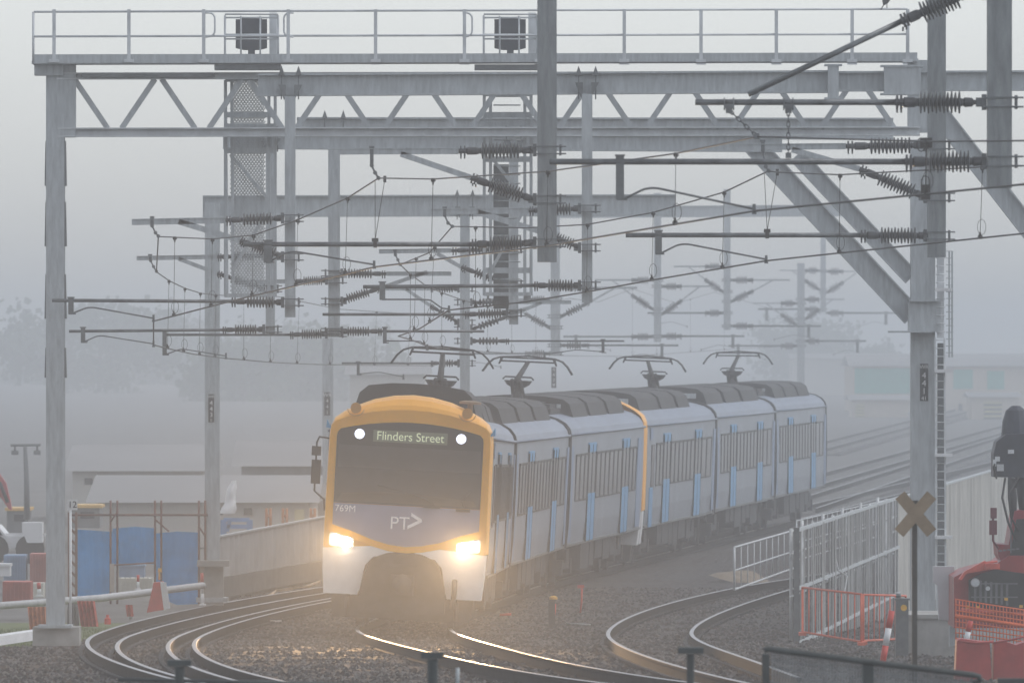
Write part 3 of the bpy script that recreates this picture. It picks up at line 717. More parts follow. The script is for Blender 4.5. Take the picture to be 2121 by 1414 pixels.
portal('nearest portal beam with two drop posts, crossing below the walkway', 165, [(535, 153, 200, 1725, 148, 191), (1725, 148, 190, 2200, 144, 190)],
       [(601, 200, 657, 22), (1216, 195, 627, 22)], [(2330, 120, 1250, 40)])
for x, y0, y1, w_, lab in ((1725, 136, 205, 22, 'narrow bolted splice collar on the nearest portal beam'), (1868, 138, 196, 76, 'wide bolted splice box on the nearest portal beam')):
    b = MB(); c = P(x, (y0 + y1) / 2, 165); b.box((c.x, 164.8, c.z), (px(w_, 165), .30, px(y1 - y0, 165)))
    for s_ in (-1, 1): b.box((c.x, 164.8, c.z + s_ * px((y1 - y0) / 2, 165)), (px(w_ + 14, 165), .36, .03))
    b.build('splice_plate', galv, None, lab, 'splice plate')
portal('second portal frame with splayed leg braces and numbered column', 186, [(462, 272, 309, 1620, 276, 318)],
       [(560, 309, 692, 19), (1064, 312, 672, 19)], [(1911, 290, 1285, 50)], plates=[(1913, 753, 830, 17, ['WR', '4', '4', '1', '41'], 50)],
       braces=[((1560, 300), (1890, 655), 44), ((1650, 322), (1888, 575), 34), ((1945, 235), (2150, 498), 40)])
b = MB(); d = 185.7; c = P(1914, 655, d); b.box((c.x, d, c.z), (px(66, d), .5, px(64, d))); b.box((c.x - .25, d - .1, c.z - px(32, d)), (px(90, d), .6, .03)); b.box((c.x, d - .1, c.z + px(32, d)), (px(66, d), .55, .03))
b.build('gusset_box', galv, None, 'steel gusset box where the brace meets the numbered column', 'gusset')
portal('third portal beam half hidden behind the signal walkway truss', 192, [(615, 243, 288, 1850, 244, 290)], [(692, 288, 697, 24)], [])
portal('pale fourth portal frame standing on the numbered left column', 226, [(420, 405, 450, 1400, 402, 448)], [(963, 448, 822, 20)], [(440, 420, 1246, 31)],
       plates=[(438, 816, 874, 12, ['WR', '4', '4', '3', '5'], 31)])
b = MB(); c = P(442, 1166, 225.5); b.box(c, (px(66, 226), .6, .12)); b.box(P(442, 1210, 225.9), (px(42, 226), .42, px(86, 226))); b.build('footing', conc, None, 'concrete footing collar under the left numbered column', 'footing')
for lab, x, y0, y1, w_, d, pl in (('faint drop post left of the cab roof behind the second beam', 679, 700, 1000, 22, 300, (678, 812, 860, 12, ['WR', '4', '4', '1'])),
    ('faint post with small number plate above the cab roof', 1150, 445, 735, 19, 380, (1147, 760, 803, 10, ['4', '4', '3', '9'])),
    ('foggy post between the second and third pantographs', 1362, 400, 708, 15, 480, None), ('foggy post above the third pantograph', 1506, 392, 683, 14, 520, None),
    ('thin foggy post left of the braces', 1705, 470, 646, 11, 680, None), ('very faint mast behind the last carriage roof', 1659, 545, 835, 15, 600, None)):
    root = empty('mast', tuple(P(x, y1, d)), lab, 'mast', 'foggy masts')
    b = MB(); post(b, x, y0, y1, w_, d); b.build('shaft', galv, root)
    if pl: number_plate(root, d - .05, *pl, w_)
portal('palest fifth portal beam, far back in the fog', 480, [(1150, 428, 452, 1760, 424, 448)], [], [])

D4 = 164.5
cantilever('grey cantilever arm reaching left from the slim post on the right of the cab mast', D4, 1216, 22, -1, tie=((890, 438), (1095, 436), (1203, 432)), strut=((990, 440), (1115, 478), (1203, 513)), pipe=((752, 594), (1105, 591), (1205, 591)),
    bracket=(792, 584, 620, 12), arm=((796, 620), (890, 620), (915, 638), (930, 640)), hanger=((921, 430), (921, 446), (928, 462), (937, 469)), r=.075, pr=.03)
cantilever('cantilever with kinked steady arm on the slim left post', D4, 601, 22, -1, tie=((273, 460), (467, 456), (586, 452)), strut=((370, 459), (497, 498), (586, 532)), pipe=((108, 622), (478, 624), (588, 626)),
    bracket=(147, 616, 650, 11), arm=((152, 648), (185, 635), (318, 659)), hanger=((315, 450), (315, 468), (322, 482), (328, 489)), r=.075, pr=.028)
D6 = 185.7
cantilever('fainter cantilever under the mesh signal cage', D6, 560, 19, -1, tie=((283, 535), (450, 532), (545, 530)), strut=((370, 536), (450, 566), (548, 598)), pipe=((143, 686), (460, 683), (548, 682)),
    bracket=(172, 678, 709, 9), arm=((178, 706), (205, 694), (318, 712)), hanger=((311, 528), (312, 540), (318, 552), (324, 562)), r=.07, pr=.026)
cantilever('fainter cantilever at the short central drop post', D6, 1064, 19, -1, tie=((785, 521), (935, 519), (1052, 516)), strut=((905, 525), (955, 553), (1052, 588)), pipe=((668, 651), (962, 651), (1056, 648)), hanger=((818, 518), (819, 528), (824, 538), (829, 548)), r=.07, pr=.026)
cantilever('fainter cantilever pointing left from the wide short post', 191.7, 692, 24, -1, tie=((500, 584), (605, 583), (682, 580)), pipe=((340, 693), (600, 693), (682, 691)), bracket=(341, 686, 735, 9), arm=((346, 733), (375, 722), (468, 737)), r=.07, pr=.024)
cantilever('cantilever pointing right from the wide short post', 191.7, 692, 24, 1, tie=((935, 567), (800, 567), (702, 566)), strut=((885, 563), (790, 596), (702, 624)), pipe=((1003, 686), (792, 686), (702, 686)), bracket=(797, 678, 710, 8), arm=((802, 706), (870, 706), (885, 719)), r=.07, pr=.024)
def far_cant(label, mx, mw, d, side, yt, ys_, yp, L_, n=5):
    k_ = d / 240
    s_ = side
    cantilever(label, d, mx, mw, s_, tie=((mx + s_ * L_, yt), (mx + s_ * L_ * .42, yt), (mx + s_ * (mw / 2 + 3), yt)),
        strut=((mx + s_ * L_ * .72, yt + 1), (mx + s_ * L_ * .42, yt + (ys_ - yt) * .5), (mx + s_ * (mw / 2 + 3), ys_)) if ys_ else None,
        pipe=((mx + s_ * L_ * 1.5, yp), (mx + s_ * L_ * .42, yp), (mx + s_ * (mw / 2 + 3), yp)), bracket=(mx + s_ * L_ * 1.3, yp - 3, yp + 24, 6), arm=((mx + s_ * L_ * 1.28, yp + 22), (mx + s_ * L_ * 1.05, yp + 18), (mx + s_ * L_ * .75, yp + 28)), r=.07 * k_, pr=.022 * k_, n=6)
far_cant('misty cantilever left of the post over the first pantograph', 963, 20, 226, -1, 598, 668, 752, 170)
far_cant('misty cantilever right of the post over the first pantograph', 963, 20, 226, 1, 626, 682, 706, 220)
far_cant('misty cantilever left of the small plated post', 1150, 19, 380, -1, 620, 678, 732, 150)
far_cant('misty cantilever right of the small plated post', 1150, 19, 380, 1, 596, 655, 715, 170)
far_cant('misty cantilever left of the post before the third pantograph', 1362, 15, 480, -1, 580, 640, 697, 130)
far_cant('misty cantilever right of the post before the third pantograph', 1362, 15, 480, 1, 593, 650, 696, 120)
far_cant('misty cantilever left of the post over the third pantograph', 1506, 14, 520, -1, 552, 604, 648, 110)
far_cant('misty cantilever right of the post over the third pantograph', 1506, 14, 520, 1, 580, 624, 675, 130)
far_cant('misty cantilever left of the thin post beside the braces', 1705, 11, 680, -1, 560, 600, 640, 90)
far_cant('misty cantilever right of the thin post beside the braces', 1705, 11, 680, 1, 562, 606, 648, 100)
far_cant('palest cantilever on the mast behind the last carriage', 1659, 15, 600, -1, 628, 672, 716, 100)
far_cant('palest cantilever right of the mast behind the last carriage', 1659, 15, 600, 1, 620, 660, 706, 90)

# ------------------------------------------------------------------ wires
def line(label, messenger, contact, droppers, group='overhead wires'):
    """messenger/contact: [(x, y, d)]; droppers: [(x, x2)] found on both"""
    root = empty('overhead_wire', tuple(P(*messenger[0])), label, 'overhead line', group)
    def mk(pts, name, r, sag):
        out = []
        for (x0, y0, d0), (x1, y1, d1) in zip(pts, pts[1:]):
            a, c = P(x0, y0, d0), P(x1, y1, d1)
            for k in range(6): out.append(a + (c - a) * k / 6)
        out.append(P(*pts[-1])); b = MB(); b.tube(out, r, 6); b.build(name, wire_m, root); return out
    m = mk(messenger, 'messenger_wire', .0105, 0) if len(messenger) > 1 else None
    c = mk(contact, 'contact_wire', .0125, 0) if len(contact) > 1 else None
    def at(pts, x):
        for (x0, y0, d0), (x1, y1, d1) in zip(pts, pts[1:]):
            if min(x0, x1) <= x <= max(x0, x1):
                # perspective-correct along the straight wire
                A, B = P(x0, y0, d0), P(x1, y1, d1); lo, hi = 0., 1.
                f_ = lambda t: 1060.5 + (A.x + (B.x - A.x) * t) * F / (A.y + (B.y - A.y) * t)
                sg = 1 if f_(1) > f_(0) else -1
                for _ in range(30):
                    q = (lo + hi) / 2
                    if (f_(q) - x) * sg < 0: lo = q
                    else: hi = q
                return A + (B - A) * lo
        return None
    for xa, xb in droppers:
        p, q = at(messenger, xa), at(contact, xb)
        if p is None or q is None: continue
        q = Vector((q.x, q.y, q.z)); b = MB(); b.tube([p, p * .5 + q * .5, q], .0045, 5)
        for e, s_ in ((p, -1), (q, 1)):
            b.box(e + Vector((0, 0, s_ * .015)), (.045, .03, .055)); b.box(e + Vector((0, 0, s_ * .05)), (.022, .03, .05)); b.tube([e + Vector((-.03, 0, s_ * .02)), e + Vector((.035, 0, s_ * .02))], .01, 5)
        if abs(p.z - q.z) > .3:
            lp = [q + Vector((.055 * math.sin(w_) * (1 if random.random() < 9 else 1) - .0, 0, .14 - .10 * math.cos(w_))) + Vector((.02, 0, 0)) for w_ in [k * 6.2832 / 10 for k in range(11)]]
            b.tube(lp, .0035, 4, False)
        b.build('dropper', wire_m, root)
    return root
line('nearest line, its contact wire climbing across the whole picture',
     [(2220, 291, 104), (1920, 293, 109), (1568, 283, 115), (1400, 318, 124), (1135, 355, 134), (897, 371, 140), (784, 369, 145), (720, 410, 149), (617, 455, 156), (525, 487, 159), (440, 495, 162), (328, 490, 165), (324, 563, 186)],
     [(2220, 372, 104), (1562, 437, 115), (1130, 509, 134), (775, 553, 145), (500, 618, 158), (318, 665, 165), (318, 714, 186)],
     [(1920, 1918), (1400, 1398), (1135, 1132), (897, 893), (720, 715), (617, 613), (525, 522), (440, 437), (362, 360)])
line('second line on the right, running just below the nearest one',
     [(2220, 341, 132), (2035, 346, 135), (1740, 362, 141), (1610, 357, 144.5), (1592, 354, 145), (1500, 398, 149), (1353, 440, 156), (1217, 465, 160), (1090, 472, 163), (937, 469, 165), (890, 523, 176), (829, 548, 186)],
     [(2220, 473, 132), (1587, 540, 145), (1350, 580, 155), (1217, 604, 160), (1090, 625, 163), (930, 642, 165), (870, 680, 177), (825, 696, 186)],
     [(2035, 2030), (1740, 1738), (1500, 1496), (1353, 1350), (1217, 1215), (985, 985), (900, 890), (862, 858)])
line('sagging misty line behind the left cage, running to the cab roof',
     [(324, 563, 186), (350, 581, 192), (383, 597, 199), (415, 607, 206), (447, 611, 212), (480, 612, 218), (560, 611, 230), (700, 640, 265), (900, 654, 300)],
     [(318, 714, 186), (345, 721, 191), (400, 733, 203), (460, 741, 214), (560, 750, 230), (640, 754, 245), (740, 756, 265), (900, 757, 300)],
     [(350, 347), (383, 380), (415, 413), (447, 445), (505, 505), (560, 560), (620, 615), (690, 683), (780, 775), (850, 845)])
line('misty line ending over the first pantograph',
     [(829, 548, 186), (850, 568, 191), (880, 590, 198), (915, 606, 206), (960, 622, 216), (1050, 645, 300), (1140, 625, 350), (1180, 618, 380)],
     [(825, 696, 186), (850, 703, 192), (885, 716, 200), (930, 722, 214), (1000, 728, 270), (1150, 736, 380), (1300, 738, 480)],
     [(850, 850), (880, 878), (915, 915), (960, 958), (1010, 1010), (1060, 1060), (1110, 1110), (1160, 1160)])
line('palest line over the rear carriages',
     [(1180, 618, 380), (1240, 625, 410), (1310, 598, 480), (1400, 628, 495), (1480, 605, 520), (1600, 640, 600)],
     [(1300, 738, 480), (1500, 724, 520), (1640, 716, 600)],
     [(1240, 1240), (1310, 1310), (1360, 1360), (1430, 1430), (1500, 1500)])
# pair of tied droppers over the two near registration pipes
for lab, xa, ya, xb, yb, xc, yc, d in (('pair of support wires from messenger down to the left tube', 777, 372, 797, 371, 777, 497, 144.8), ('pair of support wires from messenger down to the right tube', 1583, 358, 1610, 357, 1589, 478, 144.8), ):
    b = MB(); c = P(xc, yc, d); b.tube([P(xa, ya, d), c], .005, 5); b.tube([P(xb, yb, d), c + Vector((0, .03, 0))], .005, 5)
    b.box(c, (.09, .06, .05)); b.box(c + Vector((0, 0, -.06)), (.05, .08, .09)); b.box(P(xb, yb, d), (.04, .04, .09)); b.build('support_wire', wire_m, None, lab, 'support wire', 'tied support wires')
b = MB(); b.tube([P(1918, 293, 114), P(1917, 400, 114)], .006, 5); b.box(P(1918, 296, 114), (.13, .08, .11)); b.box(P(1917, 398, 114), (.10, .07, .16))
b.tube([P(1917 + 9 * math.sin(k * .628), 378 - 14 * math.cos(k * .628), 114) for k in range(11)], .006, 5, False); b.tube([P(1908 + 9 * math.sin(k * .628), 300 - 14 * math.cos(k * .628), 114) for k in range(11)], .006, 5, False)
b.build('jumper_cable', wire_m, None, 'coiled black jumper cable tying messenger to contact wire', 'jumper cable')

# ================================================================== SIGNAL WALKWAY GANTRY
GD = 172.0
gan = empty('signal_gantry', tuple(P(1000, 270, GD)), 'long truss walkway with handrails carrying two signals over the tracks', 'signal gantry')
b = MB(); hbeam(b, 118, 151, 165, 1905, 148, 162, GD, .28, .02); hbeam(b, 118, 151, 165, 1905, 148, 162, GD + 1.1, .28, .02); b.build('top_chord', galv_l, gan)
b = MB(); hbeam(b, 120, 265, 284, 1905, 262, 282, GD, .28, .02); hbeam(b, 120, 265, 284, 1905, 262, 282, GD + 1.1, .28, .02); b.build('bottom_chord', galv_l, gan)
b = MB()
for k in range(10):
    x = 147 + 181 * k
    for s_ in (-1, 1):
        if (k == 0 and s_ < 0): continue
        x2 = x + s_ * 76
        if x2 > 1890: continue
        b.bar(P(x + s_ * 7, 164, GD), P(x2, 266, GD), .09, .09)
b.build('diagonal_brace', galv, gan, kind=None)
b = MB()
a, c = P(68, 131, GD - .1), P(1900, 126, GD - .1); b.bar(a, c, .9, .045)
for yy in (-.55, .9): b.bar(P(68, 122, GD + yy), P(1900, 118, GD + yy), .012, .14)
b.build('walkway_deck', galv, gan)
PX = [112, 267, 422, 597, 778, 962, 1118, 1293, 1452, 1608, 1765, 1880]
for yy, nm in ((-.55, 'handrail'), (.9, 'handrail')):
    h = MB()
    breaks = [(70, 440), (588, 985), (1120, 1880)] if yy < 0 else [(70, 1880)]
    for xa, xb in [(70, 1880)]:
        for y1, y2 in ((25, 19), (76, 71)): h.tube([P(xa, y1, GD + yy), P(xb, y2, GD + yy)], .020, 6)
    for x in PX: h.box((P(x, 0, GD + yy).x, GD + yy, P(0, 75, GD).z), (.055, .055, px(106, GD)))
    for x in PX: h.box((P(x, 0, GD + yy).x, GD + yy - .02, P(0, 128, GD).z), (.16, .08, .05))
    h.tube([P(69, 25, GD + yy), P(69, 133, GD + yy)], .02, 6)
    if yy < 0:
        for x0, s_ in ((445, 1), (588, -1), (978, 1), (1120, -1)):
            p = [(x0 - s_ * 20, 27)] + [(x0 - s_ * 12 + s_ * 12 * math.sin(k * .314), 39 - 12 * math.cos(k * .314)) for k in range(6)] + [(x0 + 0, 62)] + [(x0 - s_ * 12 + s_ * 12 * math.cos(k * .314), 64 + 12 * math.sin(k * .314)) for k in range(6)] + [(x0 - s_ * 20, 77)]
            h.tube([P(a_, b_, GD + yy - .01) for a_, b_ in p], .017, 6)
    h.build('handrail', galv_l, gan)
b = MB()
for xa, xb in ((170, 445), (990, 1112)): b.bar(P(xa, 156, GD - .2), P(xb, 156, GD - .2), .10, .06)
for xa, xb in ((445, 582), (983, 1115)): b.box(P((xa + xb) / 2, 140, GD - .2), (px(xb - xa, GD), .5, px(11, GD)))
b.build('cable_tray', galv_d, gan)
# left leg
b = MB(); ww = px(38, GD); a, c = P(115, 133, GD), P(115, 1300, GD)
b.box((a.x, GD - .12, (a.z + c.z) / 2), (ww, .02, a.z - c.z)); b.box((a.x, GD + .16, (a.z + c.z) / 2), (ww, .02, a.z - c.z)); b.box((a.x + ww * .42, GD + .02, (a.z + c.z) / 2), (.018, .26, a.z - c.z)); b.box((a.x - ww * .46, GD + .02, (a.z + c.z) / 2), (.018, .26, a.z - c.z))
b.box((a.x + .12, GD - .02, P(0, 210, GD).z), (px(54, GD), .2, px(150, GD))); b.box((a.x - .1, GD - .02, P(0, 145, GD).z), (px(60, GD), .4, px(24, GD)))
b.box((c.x, GD, c.z + .03), (.55, .55, .05))
b.build('column', galv, gan)
for k, (y0, y1) in enumerate(((292, 385), (418, 510), (568, 660), (720, 782))):
    b = MB()
    for s_, x in ((-1, 94), (1, 135.5)):
        A = P(x, y0, GD - .1); C_ = P(x, y1, GD - .1)
        b.add([A + Vector((-s_ * .03, 0, 0)), A + Vector((s_ * .0, 0, 0)), C_ + Vector((s_ * .015, 0, 0)), C_ + Vector((-s_ * .03, 0, 0)), A + Vector((-s_ * .03, .3, 0)), A + Vector((s_ * .0, .3, 0)), C_ + Vector((s_ * .015, .3, 0)), C_ + Vector((-s_ * .03, .3, 0))], [(0, 1, 2, 3), (4, 7, 6, 5), (0, 4, 5, 1), (1, 5, 6, 2), (2, 6, 7, 3), (3, 7, 4, 0)])
    b.build('climb_guard', galv_d, gan)
b = MB(); b.box(P(1905, 200, GD + .2), (px(50, GD), .3, px(150, GD)))
b.build('right_leg', galv, gan)
b = MB(); c = P(118, 1316, GD + .3); b.box(c, (.75, .9, .3)); b.build('footing', conc, None, 'low concrete footing under the left gantry leg', 'footing')
# kilometre sign 12
sg = empty('distance_sign', tuple(P(150, 1056, GD + 2)), 'small white board with the number 12 beside the left gantry leg', 'sign')
b = MB(); b.box(P(150, 1045, GD + 2), (px(21, GD), .02, px(22, GD))); b.tube([P(146, 1056, GD + 2), P(146, 1320, GD + 2)], .02, 6); bd = b.build('board', white, sg)
text_mesh('12', .15, P(150, 1045, GD + 1.98) - Vector(sg['_o']), FACE, black, 'lettering', sg, .002)
# signals with safety cages
def signal(label, x, sy):
    root = empty('railway_signal', tuple(P(x, 134, GD)), label, 'railway signal', 'signals on the gantry walkway')
    dd = GD + .25
    b = MB(); b.box(P(x, 69, dd), (px(42, dd), .06, px(64, dd))); b.prism([(P(x - 33, 0, dd).x, P(0, 40, dd).z), (P(x + 32, 0, dd).x, P(0, 40, dd).z), (P(x + 32, 0, dd).x, P(0, 100, dd).z), (P(x + 16, 0, dd).x, P(0, 104, dd).z), (P(x - 16, 0, dd).x, P(0, 104, dd).z), (P(x - 33, 0, dd).x, P(0, 100, dd).z)], dd + .05, dd + .09)
    b.box(P(x, 112, dd), (px(14, dd), .12, px(22, dd))); b.build('target_board', mat('signal_board', (.04, .045, .055), .7), root)
    b = MB(); b.box((P(x, 0, dd).x, dd + .2, P(0, 72, dd).z), (.22, .2, .42))
    for y in (56, 76): b.lathe(P(x, y, dd + .3), P(x, y, dd + .62), [(0, .10), (1, .11)], 14)
    b.build('lamp_head', black, root)
    b = MB()
    for yy in (-.75, .75):
        for xx in (-55, 55): b.tube([P(x + xx, 33, dd + yy), P(x + xx, 128, dd + yy)], .018, 6)
        for y in (30, 37, 72, 81): b.tube([P(x - 55, y, dd + yy), P(x + 55, y, dd + yy)], .016, 6)
    for xx in (-22, 18): b.tube([P(x + xx, 33, dd - .76), P(x + xx, 120, dd - .76)], .014, 6)
    for xx in (-55, 55):
        for y in (33, 76, 125): b.tube([P(x + xx, y, dd - .75), P(x + xx, y, dd + .75)], .014, 6)
    b.box(P(x + 45, 75, dd + .5), (.12, .3, .75)); b.build('safety_cage', galv_l, root)
    return root
signal('left signal head in its cage above the mesh ladder tower', 521, 0)
signal('right signal head in its cage beside the thick drop post', 1057, 0)
# mesh ladder tower below left signal
def tower(label, x0, x1, y0, y1, d, mesh_rows, y_end, taper=6):
    root = empty('ladder_cage', tuple(P((x0 + x1) / 2, y1, d)), label, 'ladder cage', 'caged ladders under the gantry')
    b = MB()
    for x in (x0, x0 + 13, x1 - 13, x1): b.bar(P(x, y0, d), P(x + (taper if x < (x0 + x1) / 2 else 0) * .5, y1, d), .05, .06)
    b.box(P((x0 + x1) / 2, y1 - 3, d), (px(x1 - x0, d), .5, .06)); b.bar(P(x0, y0, d), P(x1, y0, d), .05, .06)
    for y in mesh_rows: b.bar(P(x0, y, d), P(x1, y, d), .05, .09)
    b.bar(P(x0 + 10, 320, d - .03), P(x1 - 12, 415, d - .03), .04, .05); b.bar(P(x1 - 12, 430, d - .03), P(x0 + 14, 560, d - .03), .04, .05)
    for yy in (.55,):
        for x in (x0, x1): b.bar(P(x, y0, d + yy), P(x, y1, d + yy), .05, .05)
    b.build('frame', galv, root)
    return root
tw = tower('tall mesh covered ladder cage hanging under the left signal', 467, 570, 166, 615, GD + .4, (238, 262, 312), 0)
b = MB(); d = GD + .45; X0, X1 = P(480, 0, d).x, P(548, 0, d).x; Z0, Z1 = P(0, 613, d).z, P(0, 168, d).z; cw = .052; chh = .036
for pl_ in (0,):
    i = 0; z = Z0
    while z < Z1:
        x = X0 + (cw / 2 if i % 2 else 0)
        while x < X1:
            for s_ in (-1, 1):
                b.add([(x, d + pl_, z - .009), (x, d + pl_, z + .009), (x + s_ * cw / 2, d + pl_, z + chh / 2 + .009), (x + s_ * cw / 2, d + pl_, z + chh / 2 - .009)], [(0, 1, 2, 3) if s_ < 0 else (3, 2, 1, 0)])
                b.add([(x, d + pl_, z + .006 + chh), (x, d + pl_, z - .006 + chh), (x + s_ * cw / 2, d + pl_, z + chh / 2 - .006), (x + s_ * cw / 2, d + pl_, z + chh / 2 + .006)], [(0, 1, 2, 3) if s_ < 0 else (3, 2, 1, 0)])
            x += cw
        z += chh * 1.0; i += 1
b.build('mesh_panel', galv, tw)
t2 = tower('second ladder cage behind the thick drop post, with a back board', 1003, 1100, 196, 612, GD + .5, (238, 255, 330, 560), 0, 0)
b = MB(); b.box(P(1038, 490, GD + .9), (px(32, GD), .05, px(300, GD))); b.build('back_board', galv_d, t2)
b = MB()
for y in range(200, 600, 18): b.tube([P(1022, y, GD + .6), P(1078, y, GD + .6)], .012, 5)
b.tube([P(1012, 606, GD + .5), P(1010, 618, GD + .5), P(1018, 622, GD + .5)], .02, 5); b.box(P(1092, 618, GD + .5), (.12, .1, .16)); b.build('rung', galv, t2)
# mast-side ladder right of numbered column
ld = empty('access_ladder', tuple(P(1958, 1330, 186)), 'white caged access ladder on the right of the numbered column', 'ladder')
b = MB(); d = 185.4
for x in (1937, 1956): b.bar(P(x, 700, d), P(x + 3, 1290, d), .03, .03)
for y in range(500, 1290, 17): b.tube([P(1938, y, d), P(1958, y, d)], .009, 5)
b.bar(P(1948, 420, d + .2), P(1948, 700, d + .2), .12, .10); b.build('rail', galv_l, ld)
b = MB()
for y in (600, 768, 942, 1112):
    b.box(P(1954, y, d - .1), (px(36, d), .3, .055))
b.build('hoop_bracket', white, ld)
b = MB(); b.box(P(1949, 950, d + .35), (px(15, d), .03, px(480, d))); b.build('back_plate', galv_d, ld)
b = MB()
for x in (1966, 1972): b.bar(P(x, 520, d + .2), P(x, 740, d + .2), .03, .03)
for y in range(520, 740, 14): b.tube([P(1960, y, d + .1), P(1974, y, d + .3)], .008, 5)
b.build('cage', galv, ld)
# brown bird on the handrail
bd = MB(); c = P(1837, 8, GD - .55); bd.lathe(c + Vector((-.05, 0, -.02)), c + Vector((.03, 0, .16)), [(0, .015), (.25, .05), (.6, .065), (.85, .05), (1, .02)], 10)
bd.lathe(c + Vector((.0, 0, .12)), c + Vector((.06, 0, .2)), [(0, .03), (.5, .045), (1, .012)], 8); bd.bar(c + Vector((-.05, 0, -.02)), c + Vector((-.10, 0, -.10)), .05, .015); bd.tube([c, c + Vector((0, 0, -.09))], .008, 5)
bd.build('bird', mat('feather_brown', (.08, .075, .07), .8), None, 'small dark bird perched on the walkway handrail', 'bird')
# ================================================================== RIGHT SIDE
# hoarding of steel sheets, lower part grey then pale
def hoarding(label, pa, pb, da, db, m, step=.32, name='hoarding', amp=.05, ztop=None, rail_=True):
    A = P(*pa, da); B = P(*pb, db); n = max(2, int((B - A).length / step)); b = MB(); t = (B - A); t.z = 0; t.normalize(); sd = Vector((t.y, -t.x, 0))
    root = empty(name, (A.x, A.y, zr(A.y) - .3), label, 'fence')
    rows = [[], []]
    for k in range(n * 2 + 1):
        q = A + (B - A) * k / (n * 2); o = sd * (amp if (k // 2) % 2 else -amp)
        rows[0].append((q.x + o.x, q.y + o.y, q.z)); rows[1].append((q.x + o.x, q.y + o.y, zr(q.y) - .4))
    b.strip(rows, False)
    b.strip([[(x + sd.x * -.02, y + sd.y * -.02, z) for x, y, z in r] for r in rows][::-1], False)
    b.build('sheet', m, root)
    if rail_:
        b = MB(); b.bar(A + Vector((0, 0, .02)), B + Vector((0, 0, .02)), .10, .04); b.build('capping', galv, root)
    return root
A = P(1650, 1098, 190); B = P(1862, 1030, 227); root = empty('palisade_fence', (A.x, A.y, zr(A.y) - .3), 'grey see through slatted fence beside the siding', 'fence')
rn = random.Random(3); b = MB(); t = 0.0; L_ = (B - A).length; dv = (B - A).normalized(); nrm = Vector((dv.y, -dv.x, 0)).normalized()
while t < L_:
    w_ = rn.uniform(.10, .42); q = A + dv * t; r_ = A + dv * min(L_, t + w_); o = nrm * rn.uniform(-.03, .03); hh_ = rn.uniform(-.03, .02)
    za, zb = zr(q.y) - .4, zr(r_.y) - .4
    p4 = [Vector((q.x, q.y, za)) + o, Vector((r_.x, r_.y, zb)) + o, r_ + o + Vector((0, 0, hh_)), q + o + Vector((0, 0, hh_))]
    b.add(p4 + [v - nrm * .015 for v in p4], [(0, 1, 2, 3), (7, 6, 5, 4), (0, 4, 5, 1), (1, 5, 6, 2), (2, 6, 7, 3), (3, 7, 4, 0)])
    t += w_ + rn.choice((.05, .16, .3, .55))
b.build('slats', mat('slat_grey', (.27, .27, .265), .7, 0, .35, 2.5, stretch=(4, 4, .6)), root)
b = MB()
for f_ in (0, .5, .97): b.bar(A - Vector((0, 0, 2.1 * f_)), B - Vector((0, 0, 2.1 * f_)), .05, .06)
b.build('rail', galv, root)
b = MB(); b.box((A.x, A.y, A.z - 1.1), (.10, .10, 2.3)); b.build('end_post', galv_d, root)
hoarding('pale weathered hoarding continuing behind the ladder column', (1864, 1032), (2140, 950), 227.3, 282, hoardw, step=.6)
b = MB()
for k in range(11):
    t = (k + .3) / 11; A = P(1650, 1098, 190); B = P(1862, 1030, 227); q = A + (B - A) * t; o = Vector((-.16, -.02, 0)); z0 = zr(q.y) - .3
    b.tube([Vector((q.x, q.y, z0)) + o, q + o + Vector((0, 0, .10 if k % 2 else .02))], .030, 6)
for f_ in (.25, .7):
    b.tube([P(1650, 1098, 190) + Vector((-.12, -.1, -1.7 * f_)), P(1862, 1030, 227) + Vector((-.12, -.1, -1.7 * f_))], .018, 6)
b.tube([P(1742, 1140, 203) + Vector((-.15, -.1, 0)), P(1752, 1180, 203) + Vector((-.15, -.1, 0)), P(1770, 1192, 203.5) + Vector((-.15, -.1, 0)), P(1764, 1230, 203) + Vector((-.15, -.1, 0))], .02, 5)
b.build('stanchions', mat('stanchion_grey', (.60, .61, .61), .6, .1, .2), [o_ for o_ in bpy.data.objects if o_.name.startswith('palisade_fence')][0])
# white railing panels
def railing(label, pa, pb, da, db, m, hgt, nb, r=.022, mid=True, name='railing'):
    A = P(*pa, da); B = P(*pb, db); root = empty(name, (A.x, A.y, A.z - hgt), label, 'railing'); dz = Vector((0, 0, hgt))
    b = MB(); b.tube([A, B], r, 6); b.tube([A - dz, B - dz], r, 6)
    if mid: b.tube([A - dz * .55, B - dz * .55], r * .8, 6)
    b.tube([A, A - dz], r, 6); b.tube([B, B - dz], r, 6); b.build('frame', m, root)
    b = MB()
    for k in range(1, nb): q = A + (B - A) * k / nb; b.tube([q, q - dz], r * .55, 5)
    b.build('grille', m, root); return root
rw = mat('railing_paint', (.62, .64, .65), .5, .1, .1)
railing('white tubular railing panel at the left end of the hoarding', (1521, 1133), (1647, 1097), 214, 240, rw, .85, 10)
railing('white railing behind the top of the grey hoarding', (1650, 1078), (1858, 1030), 243, 288, rw, .9, 22, .016)
# sandy heap and dark stack behind railing
b = MB(); A = U(1550, 1196, -.1); b.lathe(A + Vector((0, 0, -.2)), A + Vector((.1, 0, .16)), [(0, 1.0), (.3, .82), (.5, .6), (.7, .45), (.9, .2), (1, .05)], 11); b.build('sand_heap', mat('sand', (.25, .20, .15), .95), None, 'small heap of sand behind the white railing', 'sand heap')
